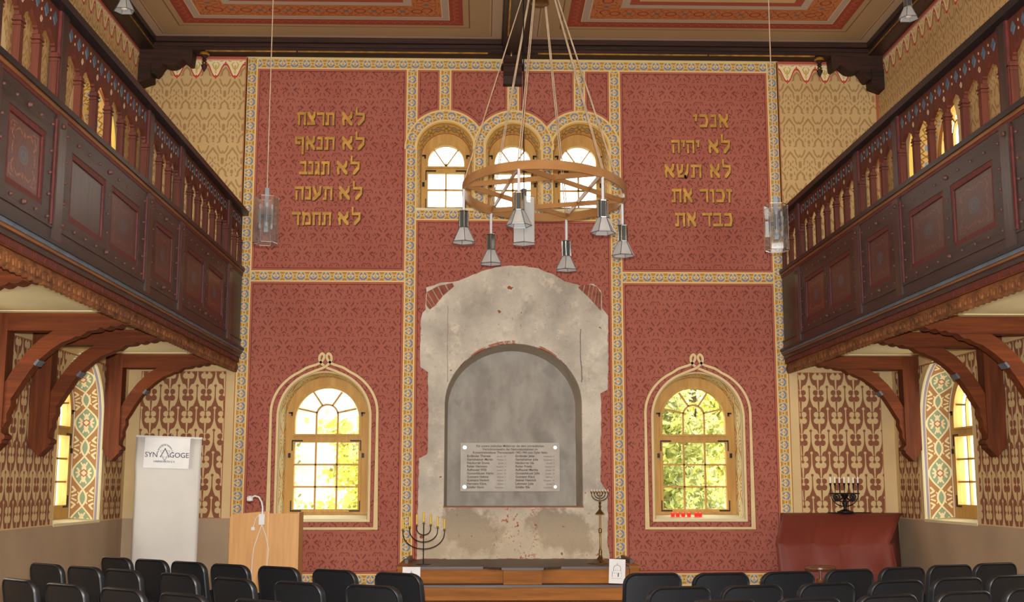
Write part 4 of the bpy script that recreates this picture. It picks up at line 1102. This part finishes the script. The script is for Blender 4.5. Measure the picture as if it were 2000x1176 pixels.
def candle(parent_mb, x, y, z, h, r, m): parent_mb.lathe([(r, 0), (r, h*.9), (r*.5, h*.96), (0, h)], (x, y, z), m, 10)
R = thing('menorah', 'black iron seven-armed menorah with yellow candles, left on the platform', 'menorah', (-1.10, -1.0, .546))
m = MB().lathe([(.085, 0), (.085, .006), (.01, .012)], (0, 0, 0), 'iron', 24); m.obj('base', R)
MB().cyl((0, 0, 0), (0, 0, .475), .0065, 'iron', 8).obj('stem', R)
DX = [.083, .166, .247]; TZ = [.45, .425, .395]; BZ = [.345, .262, .18]
for dx, tz, bz in zip(DX, TZ, BZ):
    pts = [(-dx, 0, tz)]+[(-dx*math.cos(t), 0, tz-.03-(tz-.03-bz)*math.sin(t)) for t in [PI*i/20 for i in range(21)]]+[(dx, 0, tz)]
    MB().tube(pts, .0055, 'iron', 8).obj('arm', R)
for x, z in [(0, .475)]+[(sx*d, t) for d, t in zip(DX, TZ) for sx in (-1, 1)]:
    m = MB().lathe([(.0, 0), (.022, .001), (.022, .005), (.011, .006), (.012, .022), (.009, .022)], (x, 0, z), 'iron', 12); m.obj('candle_cup', R)
    q = MB(); candle(q, x, 0, z+.008, .135, .0115, 'ycandle'); q.obj('candle', R)
R = thing('menorah', 'tall slender brass menorah with seven short arms, right on the platform', 'menorah', (1.02, -.9, .546))
m = MB().lathe([(.17, 0), (.165, .012), (.10, .03), (.05, .05), (.025, .08), (.018, .12), (.022, .14), (.018, .16), (.011, .18), (.011, .36), (.02, .37), (.02, .41), (.011, .42), (.011, .58), (.06, .585), (.055, .595), (.02, .63), (.009, .65), (.018, .68), (.009, .70), (.018, .72), (.008, .74), (.008, .84), (.0, .845)], (0, 0, 0), 'brass', 20); m.obj('stand', R, smooth=True)
for dx in (.033, .066, .10):
    pts = [(-dx, 0, .84)]+[(-dx*math.cos(t), 0, .83-dx*.85*math.sin(t)) for t in [PI*i/16 for i in range(17)]]+[(dx, 0, .84)]
    MB().tube(pts, .005, 'brass', 8).obj('arm', R)
for x in (-.10, -.066, -.033, 0, .033, .066, .10):
    m = MB().lathe([(.004, -.01), (.013, .005), (.013, .02), (.008, .022)], (x, 0, .84), 'brass', 10); m.lathe([(.006, 0), (.006, .02), (0, .024)], (x, 0, .855), 'wcandle', 8); m.obj('candle_cup', R)

# ------------------------------------------------------------------ cards
def card(x, y, z, w, h, label, lean, draw, rz=0):
    R = thing('drawing_card', label, 'card', (x, y, z), rz); R.rotation_euler = (lean, 0, rz)
    MB().box(-w/2, w/2, 0, .006, 0, h, 'white').obj('card_sheet', R)
    m = MB(); mp = lambda a, d, b: (a, d, b); L = lambda p, w_=.0018: m.ribbon(p, w_, mp, -.0012, 'ink' if w_ > .002 else 'greyink', .001)
    s = w/.2; o = h*draw
    ring = [(.045*s*math.cos(t), o+.03*s+.045*s*math.sin(t)) for t in [PI*i/14 for i in range(15)]]
    L([(.045*s, o)]+ring+[(-.045*s, o)], .0022); L([(0, o+.075*s), (0, o+.10*s)], .0022); L([(-.05*s, o+.01), (.05*s, o+.01)])
    L([(-.06*s, o), (-.06*s, o-.07*s)], .0022); L([(.055*s, o), (.055*s, o-.07*s)]); L([(-.06*s, o-.02*s), (.055*s, o-.02*s)]); L([(.015*s, o-.02*s), (.015*s, o-.065*s)], .006); L([(-.07*s, o-.085*s), (.06*s, o-.085*s)])
    m.obj('sketch', R); return R
card(1.125, -1.69, .376, .185, .27, 'white card with a pencil sketch of a domed building, leaning right on the steps', -.06, .50, .0).rotation_euler = (-.06, .045, 0)
card(-1.20, -1.72, .36, .20, .20, 'plain white card leaning at the left end of the steps, half hidden by a chair', -.05, .30)
bpy.data.objects['drawing_card.001'].location = (-1.20, -1.72, .365)

# ------------------------------------------------------------------ banner
B = thing('rollup_banner', 'white roll-up banner with a printed star logo, standing in the left corner', 'banner', (-4.262, -.6, 0), 0)
N = 24; vs = []; fs = []
for j in range(13):
    z = .06+(2.065-.06)*j/12
    for i in range(N+1):
        u = i/N-.5; wd = .80+.0*(z-1); xs = u*wd*(1.0 if z > 1 else 1.0)
        vs.append((xs-(2.06-z)*.008, -.01+.012*math.sin(u*9+z*1.2)*(1-z/2.3)+(.03*(abs(u)*2)**6 if z < 1.7 else 0), z-.035*u))
for j in range(12):
    for i in range(N): a = j*(N+1)+i; fs.append((a, a+1, a+N+2, a+N+1))
o = MB().add(vs, fs, 'banner').obj('banner_sheet', B, smooth=True); md = o.modifiers.new('t', 'SOLIDIFY'); md.thickness = .003
MB().box(-.405, .405, -.02, .01, 0, .022, 'wplastic', Matrix.Translation((0, 0, 2.05)) @ Matrix.Rotation(.035, 4, 'Y')).obj('top_bar', B)
MB().box(-.43, .43, -.09, .09, 0, .07, 'greymetal').obj('base', B)
MB().cyl((.02, .04, .05), (.02, .03, 2.11), .008, 'greymetal', 8).obj('pole', B)
lg = MB(); T_ = Matrix.Translation((-.0, -.045, 1.875)) @ Matrix.Rotation(.028, 4, 'Y')
lg.box(-.29, .265, .0, .006, -.195, .175, 'white', T_).obj('logo_sheet', B)
TR = T_ @ RX
def tx(s_, size, x, z, mat='ink', sx=1., rot=0, bold=0): 
    cu = text('printed_text', s_, size, B, (0, 0, 0), Matrix.Identity(4), mat, sx=sx, bold=bold)
    cu.data.transform(T_ @ Matrix.Translation((x, -.003, z)) @ Matrix.Rotation(-rot, 4, 'Y') @ RX)
tx('SYN', .088, -.200, -.062, sx=.98); tx('GOGE', .088, .140, -.062, sx=.98)
tx('HAINSFARTH E.V.', .034, -.035, -.125, sx=1.)
for i, c_ in enumerate('FREUNDESKREIS'):
    a = math.radians(150-120*i/12*1.0); a = math.radians(162-144*i/12)
    tx(c_, .032, -.035+.105*math.cos(a), -.035+.115*math.sin(a), rot=PI/2-a)
m = MB(); mpT = lambda a, d, b: tuple(T_ @ Vector((a-.035, d, b)))
m.ribbon([(-.055, -.062), (0, .045), (.055, -.062)], .005, mpT, -.003, 'ink', .001)
m.ribbon([(-.05, -.035), (0, -.105), (.05, -.035)], .0025, mpT, -.003, 'greyink', .001); m.ribbon([(-.06, .02), (.06, .02), (0, -.10)], .0025, mpT, -.0035, 'greyink', .001, closed=True); m.ribbon([(-.055, -.06), (.055, -.06), (0, .045)], .002, mpT, -.0025, 'greyink', .001, closed=True)
m.obj('printed_star', B)

# ------------------------------------------------------------------ lectern with lamp
L = thing('lectern', 'plain beech plywood lectern standing left of the lower window', 'lectern', (-2.85, -1.8, 0))
MB().sheet([(-.37, 0), (.052, 0), (.052, 1.19), (-.37, 1.155)], [], mpB, -.02, .0, 'beech').obj('back_panel', L)
MB().sheet([(.052, 0), (.375, 0), (.375, 1.165), (.052, 1.165)], [], mpB, -.02, .0, 'beech').obj('side_panel', L)
m = MB().box(.036, .056, -.032, -.0, 0, 1.19, 'beechedge'); m.box(.375, .39, -.03, .3, 0, 1.175, 'beech'); m.box(-.385, -.37, -.02, .3, 0, 1.13, 'beech'); m.box(-.37, .375, .28, .3, 0, 1.10, 'beech'); m.obj('edge_strips', L)
MB().box(-.35, .36, .0, .29, .90, .92, 'beech').obj('shelf', L)
R = thing('reading_lamp', 'white gooseneck clip-on reading lamp on top of the beech lectern', 'lamp', (-2.87, -1.83, 1.09))
m = MB(); m.box(-.035, .03, -.03, .0, -.05, .07, 'wplastic'); m.box(-.028, .024, -.04, -.03, -.03, .02, 'wplastic'); m.obj('clamp_box', R)
MB().tube([(0, -.01, .07), (.0, -.01, .14), (-.012, -.01, .20), (-.045, -.01, .255), (-.09, -.01, .27), (-.12, -.01, .255)], .010, 'wplastic', 10).obj('gooseneck', R, smooth=True)
MB().lathe([(.012, -.03), (.034, -.02), (.036, .015), (.02, .035)], (-.145, -.01, .235), 'wplastic', 14).obj('lamp_head', R, smooth=True)
MB().tube([(0, -.025, -.05), (-.03, -.028, -.14), (-.08, -.028, -.30), (-.095, -.028, -.46), (-.10, -.028, -.60), (-.06, -.028, -.85), (0, -.03, -1.0)], .005, 'wplastic', 6).obj('cable', R)
MB().tube([(.0, -.025, -.05), (.045, -.028, -.16), (.085, -.028, -.32), (.075, -.028, -.46), (.05, -.028, -.58), (.03, -.028, -.9)], .005, 'wplastic', 6).obj('cable', R)
m = MB().tube([(-.03, -.02, .06), (-.07, -.025, .02), (-.085, -.025, -.04), (-.095, -.025, -.08)], .004, 'wplastic', 6); m.box(-.115, -.075, -.035, -.015, -.11, -.075, 'wplastic'); m.obj('plug', R)

# ------------------------------------------------------------------ covered cabinet, electric menorah, stool
R = thing('covered_cabinet', 'waist-high cabinet draped in a red-brown leatherette cover, in the right corner', 'cabinet', (0, 0, 0))
# profile front-to-back, cover sags outwards towards the bottom
def cov():
    xs = [3.30, 3.32, 3.6, 3.9, 4.2, 4.5, 4.84, 4.87]
    secs = []   # per station along x: list of (x, y, z)
    m = MB(); NX = 28; prof = [(-.10, 1.12), (-.40, 1.12), (-.52, 1.09), (-.95, .775), (-.97, .74), (-.99, .50), (-1.02, .26), (-1.05, .02)]
    vs = []; fs = []
    for i in range(NX+1):
        t = i/NX
        for j, (y, z) in enumerate(prof):
            x0 = [3.42, 3.37, 3.33][j] if j < 3 else 3.13+.01*(j-3)
            x1 = [4.92, 4.88, 4.80][j] if j < 3 else 4.50+.03*(j-3)
            x = x0+(x1-x0)*t
            w = .014*math.sin(t*19+j*1.1)*(1 if j > 3 else .2)+.010*math.sin(t*41+j*2.6)*(j > 3)+.02*math.exp(-((t-.9-.02*j)/.03)**2)*(j > 1)+.015*math.exp(-((t-.12+.03*j)/.03)**2)*(j > 2)
            vs.append((x, y-w, z+(.01*math.sin(t*PI*3) if j == 3 else 0)))
    n = len(prof)
    for i in range(NX):
        for j in range(n-1): a = i*n+j; fs.append((a, a+1, a+n+1, a+n))
    for first_i, xb0, sgn in ((NX, 4.92, 1), (0, 3.42, -1)):
        o = len(vs); K = 7
        for j in range(n):
            a = vs[first_i*n+j]
            f = max(0., (1.12-a[2])/1.1)
            for q in range(K):
                t = q/(K-1); xb = xb0+.03*f if sgn > 0 else 3.42-.06*f
                yb = -.09
                ww = .018*math.sin(q*2.3+j*.8)*f*(0 < q < K-1)
                vs.append((a[0]+(xb-a[0])*t+ww, a[1]+(yb-a[1])*t, a[2]))
        for j in range(n-1):
            for q in range(K-1): a = o+j*K+q; fs.append((a, a+K, a+K+1, a+1) if sgn > 0 else (a, a+1, a+K+1, a+K))
    return m.add(vs, fs, 'cloth')
o = cov().obj('leatherette_cover', R, smooth=True)
md = o.modifiers.new('t', 'SOLIDIFY'); md.thickness = .006; md.offset = 1
MB().box(3.36, 4.42, -.80, -.12, 0, .70, 'walnut').obj('cabinet_body', R)
R = thing('electric_menorah', 'black wrought-iron electric menorah with seven white candles on the covered cabinet', 'menorah', (4.17, -.36, 1.128))
m = MB().lathe([(.10, 0), (.10, .02), (.07, .028), (.06, .035), (.02, .05), (.018, .08), (.035, .12), (.03, .14), (.015, .17), (.045, .215), (.05, .235), (.02, .25)], (0, 0, 0), 'iron', 20); m.obj('base', R, smooth=True)
MB().box(-.19, .19, -.012, .012, .235, .253, 'iron').obj('cross_bar', R)
for r_ in (.175, .115):
    pts = [(-r_*math.cos(t), 0, .235-(r_*.86)*math.sin(t)) for t in [PI*i/20 for i in range(21)]]
    MB().tube(pts, .006, 'iron', 8).obj('arm', R)
for s in (-1, 1):
    pts = [(s*(.10+.045*(1-k/22)*math.cos(k*.55)), 0, .195+.045*(1-k/22)*math.sin(k*.55)) for k in range(20)]
    m = MB().tube(pts, .009, 'iron', 8); m.tube([(s*.14, 0, .2), (s*.12, 0, .15), (s*.07, 0, .155), (s*.03, 0, .19)], .009, 'iron', 8); m.obj('scroll', R)
for k in range(7):
    x = (k-3)*.0585
    m = MB().lathe([(.004, .25), (.006, .33), (.017, .37), (.013, .375)], (x, 0, 0), 'iron', 10); m.obj('candle_holder', R)
    q = MB(); candle(q, x, 0, .365, .09, .0105, 'wcandle'); q.obj('electric_candle', R)
R2 = tag(MB().tube([(3.95, -.38, 1.135), (4.02, -.42, 1.133), (4.10, -.47, 1.133), (4.22, -.46, 1.133), (4.30, -.40, 1.135), (4.36, -.34, 1.133), (4.44, -.36, 1.134), (4.50, -.33, 1.133)], .006, 'iron', 6).obj('power_cable'), 'black cable lying on the red-brown cover around the electric menorah', 'cable')
R = thing('piano_stool', 'round walnut piano stool with turned column, in front of the covered cabinet', 'stool', (3.42, -1.8, 0))
MB().lathe([(.10, .525), (.165, .53), (.178, .545), (.175, .565), (.16, .575), (.0, .58)], (0, 0, 0), 'walnut', 32).obj('seat', R, smooth=True)
MB().cyl((0, 0, .42), (0, 0, .53), .014, 'chrome', 12).obj('screw', R)
MB().lathe([(.03, .12), (.05, .16), (.04, .24), (.045, .30), (.03, .34), (.045, .38), (.045, .43), (.0, .43)], (0, 0, 0), 'walnut', 20).obj('column', R, smooth=True)
for k in range(3):
    a = 2*PI*k/3+.4; c_, s_ = math.cos(a), math.sin(a)
    MB().tube([(.03*c_, .03*s_, .16), (.10*c_, .10*s_, .15), (.16*c_, .16*s_, .07), (.21*c_, .21*s_, .018)], .016, 'walnut', 10).obj('leg', R, smooth=True)
# red tealights on the right window sill
for i, x in enumerate((2.065, 2.13, 2.20, 2.275, 2.37, 2.42)):
    z = 1.05+.06*(.13/.39)
    R = thing('tealight', ['first', 'second', 'third', 'fourth', 'fifth', 'last'][i]+' from the left of six small red glowing tealights on the right window sill', 'tealight', (x, .12, z+.002), 0, 'red tealights on the window sill')
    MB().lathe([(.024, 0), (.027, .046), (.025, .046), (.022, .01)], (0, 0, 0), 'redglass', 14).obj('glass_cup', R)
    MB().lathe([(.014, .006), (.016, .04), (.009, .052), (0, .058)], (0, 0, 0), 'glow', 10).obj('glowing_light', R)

# ------------------------------------------------------------------ chairs
def rrect(w, z0, z1, r, rb, n=7):
    P = []
    for cx, cz, rr, a0 in ((w/2-rb, z0+rb, rb, -90), (w/2-r, z1-r, r, 0), (-w/2+r, z1-r, r, 90), (-w/2+rb, z0+rb, rb, 180)):
        for i in range(n+1): a = math.radians(a0+90*i/n); P.append((cx+rr*math.cos(a), cz+rr*math.sin(a)))
    return P
def make_chair():
    R = thing('stacking_chair', 'x', 'chair', (0, 0, 0))
    lean = .17
    mp = lambda a, d, b: (a, d-(b-.45)*lean+.05*(a/.23)**2*.5, b)
    def shell(w, z0, z1, r, rb, ys, mat):
        cz = (z0+z1)/2; P = rrect(w, z0, z1, r, rb); N = len(P); vs = []; fs = []
        for y, k in ys: vs += [mp(a*k, y, cz+(b-cz)*k) for a, b in P]
        for j in range(len(ys)-1): fs += [(j*N+i, j*N+(i+1) % N, (j+1)*N+(i+1) % N, (j+1)*N+i) for i in range(N)]
        m = MB().add(vs, fs, mat); 
        for e, rev in ((0, 1), (len(ys)-1, 0)):
            y = ys[e][0]; k = ys[e][1]; c = mp(0, y, cz); o = e*N
            rim = [vs[o+i] for i in range(N)]
            # fan of strips from rim to a flat inner face
            m.add(rim+[c], [((i+1) % N, i, N) if rev else (i, (i+1) % N, N) for i in range(N)], mat)
        return m
    m = shell(.465, .40, .825, .085, .06, [(-.018, .90), (-.027, .955), (-.020, .985), (-.002, 1.0), (.016, .985), (.022, .95), (.014, .92)], 'chairrim')
    m.obj('back_shell', R, smooth=True)
    m = shell(.455, .43, .80, .07, .05, [(-.024, .86), (-.029, .90)], 'chair'); m2 = shell(.44, .43, .80, .075, .05, [(.016, .93), (.045, .86)], 'chair'); m2.obj('back_pad', R, smooth=True)
    # seat
    P = rrect(.45, -.21, .24, .09, .05); N = len(P); vs = []; ys = [(.435, .93), (.43, .98), (.445, 1.), (.47, .99), (.482, .93)]; fs = []
    for z, k in ys: vs += [(a*k, b*k+.02, z) for a, b in P]
    for j in range(4): fs += [(j*N+i, j*N+(i+1) % N, (j+1)*N+(i+1) % N, (j+1)*N+i) for i in range(N)]
    fs += [tuple(range(N))[::-1], tuple(range(4*N, 5*N))]
    MB().add(vs, fs, 'chair').obj('seat', R, smooth=True)
    for sx in (-1, 1):
        MB().tube([(sx*.22, .20, .43), (sx*.225, .215, .40), (sx*.235, .25, .012)], .011, 'iron', 8).obj('leg', R, smooth=True)
        MB().tube([(sx*.21, -.05, .60), (sx*.21, -.02, .47), (sx*.215, -.05, .42), (sx*.235, -.24, .012)], .011, 'iron', 8).obj('leg', R, smooth=True)
    m = MB(); m.tube([(-.22, .20, .425), (.22, .20, .425)], .009, 'iron', 8); m.tube([(-.215, -.06, .425), (.215, -.06, .425)], .009, 'iron', 8); m.tube([(-.22, .2, .425), (-.215, -.06, .425)], .009, 'iron', 8); m.tube([(.22, .2, .425), (.215, -.06, .425)], .009, 'iron', 8)
    m.obj('seat_frame', R)
    return R
ROWS = {
 'A': ('front row of the left block', [(-3.81, -4.14), (-3.40, -4.47), (-2.99, -4.80), (-2.56, -5.14), (-2.10, -5.44), (-1.60, -5.79), (-1.07, -6.15)], -38, 'aisle'),
 'B': ('second row of the left block', [(-4.14, -5.02), (-3.70, -5.38), (-3.28, -5.74), (-2.73, -6.18), (-2.22, -6.64), (-1.70, -7.00), (-1.16, -7.28)], -38, 'aisle'),
 'C': ('third row of the left block', [(-3.74, -6.68), (-3.27, -7.10), (-2.77, -7.48), (-2.28, -7.87), (-1.73, -8.28)], -39, 'aisle'),
 'D': ('front row of the right block', [(.90, -6.23), (1.43, -6.22), (1.98, -6.10), (2.53, -5.87), (3.04, -5.63), (3.54, -5.36), (4.02, -5.14)], 14, 'aisle'),
 'E': ('second row of the right block', [(.91, -7.44), (1.42, -7.34), (1.97, -7.18), (2.53, -6.97), (3.05, -6.75), (3.56, -6.50)], 18, 'aisle'),
 'F': ('third row of the right block', [(1.02, -8.34), (1.55, -8.25), (2.09, -8.06), (2.65, -7.85), (3.20, -7.60)], 18, 'aisle'),
}
ORD = ['first', 'second', 'third', 'fourth', 'fifth', 'sixth', 'seventh']
first = make_chair(); used = False
for key, (rn, pts, ang, _) in ROWS.items():
    left = key in 'ABC'; npt = len(pts)
    for i, (x, y) in enumerate(pts):
        a = pts[max(0, i-1)]; b = pts[min(npt-1, i+1)]
        th = .5*math.atan2(b[1]-a[1], b[0]-a[0])+.5*math.radians(ang)
        o = first if not used else copy_tree(first); used = True
        # the measured point is the top of the backrest, which sits behind the chair's own origin
        bk = -(.82-.45)*.17-.005
        o.location = (x-bk*-math.sin(th), y-bk*math.cos(th), 0); o.rotation_euler = (0, 0, th+random.uniform(-.03, .03))
        k = (npt-1-i) if left else i
        o['label'] = f'black stacking chair, {ORD[k]} from the centre aisle in the {rn}'
        o['category'] = 'chair'; o['group'] = f'black chairs in the {rn}'

# ------------------------------------------------------------------ outside
tag(MB().box(-40, 40, .6, 60, -.9, -.8, 'garden').obj('garden_ground'), 'green garden ground outside beyond the back wall', 'ground')['kind'] = 'structure'
def tree(x, y, h, R, nl, mat, label, name='leafy_tree', ls=.10):
    T0 = thing(name, label, 'tree', (x, y, -.8))
    MB().tube([(0, 0, 0), (.05, 0, h*.3), (-.05, .05, h*.6), (0, 0, h*.9)], .07, 'bark', 8).obj('trunk', T0)
    vs = []; fs = []; cl = []
    for _ in range(40):
        d = Vector((random.gauss(0, 1), random.gauss(0, 1), random.gauss(0, 1))).normalized()*random.uniform(.2, 1)
        cl.append(Vector((d.x*R, d.y*R*.7, h*.6+d.z*h*.42)))
    for i in range(nl):
        c_ = random.choice(cl)+Vector((random.gauss(0, .16), random.gauss(0, .16), random.gauss(0, .16)))*R*.8
        a = Vector((random.gauss(0, 1), random.gauss(0, 1), random.gauss(0, 1))).normalized(); b = a.orthogonal().normalized(); q = a.cross(b); l = ls*random.uniform(.6, 1.2)
        n = len(vs); vs += [c_, c_+(a*.5+b*.35)*l, c_+a*l, c_+(a*.5-b*.35)*l+q*.02]; fs.append((n, n+1, n+2, n+3))
    MB().add(vs, fs, mat).obj('foliage', T0)
tree(-2.0, 2.6, 3.7, .85, 3600, 'leaf1', 'yellow-green leafy tree seen through the right half of the left lower window', ls=.13)
tree(-3.7, 3.6, 3.4, .7, 1100, 'leaf2', 'sparse green tree seen at the left side of the left lower window')
tree(2.2, 3.0, 4.4, 1.3, 6500, 'leaf2', 'green leafy tree close behind the right lower window', ls=.13)
tree(3.5, 6.3, 5.6, 1.7, 7000, 'leaf1', 'yellowish tree further behind the right lower window', ls=.16)
tag(MB().box(-9, -.6, 7.0, 7.3, -.8, 4.2, 'outwall').obj('garden_wall'), 'pale rendered garden wall outside behind the left lower window', 'garden wall')
tag(MB().box(-.4, 12, 8.0, 8.3, -.8, 3.0, 'outwall').obj('garden_wall'), 'pale rendered garden wall outside, behind the trees of the right lower window', 'garden wall')

# ------------------------------------------------------------------ light, world, camera
w = bpy.data.worlds.new('World'); SC.world = w; w.use_nodes = True
w.node_tree.nodes['Background'].inputs[0].default_value = (1, .985, .95, 1); w.node_tree.nodes['Background'].inputs[1].default_value = 7.0
def area(name, loc, target, sx, sy, e, c=(1, .95, .88)):
    d = bpy.data.lights.new(name, 'AREA'); d.shape = 'RECTANGLE'; d.size = sx; d.size_y = sy; d.energy = e; d.color = c
    o = bpy.data.objects.new(name, d); COL.objects.link(o); o.location = loc
    o.rotation_euler = (Vector(target)-Vector(loc)).to_track_quat('-Z', 'Y').to_euler(); return o
area('camera_flash', (-.419, -15.4, 1.68), (0, 0, 3.4), .12, .08, 1050, (1, .985, .97))
area('rear_fill_light', (0, -16.3, 4.4), (0, 0, 3.2), 8, 4.5, 520, (1, .98, .96))  # added fill lamp behind the camera; the front wall has no windows

f = 2329.06; p, yw, r = .151662857, .0257116134, .000228
cam = bpy.data.cameras.new('Camera'); co = bpy.data.objects.new('Camera', cam); COL.objects.link(co); SC.camera = co
cam.sensor_fit = 'HORIZONTAL'; cam.sensor_width = 36; cam.lens = f*36/2000; cam.clip_end = 300
co.location = (-.419, -15.5, 1.5)
co.rotation_euler = (PI/2+p, 0, -yw)
SC.view_settings.view_transform = 'Standard'; SC.view_settings.look = 'None'; SC.view_settings.gamma = 1; SC.view_settings.exposure = 0
SC.view_settings.use_curve_mapping = False
SC.cycles.max_bounces = 8; SC.cycles.transparent_max_bounces = 16; SC.cycles.sample_clamp_indirect = 6; SC.cycles.caustics_reflective = False; SC.cycles.caustics_refractive = False
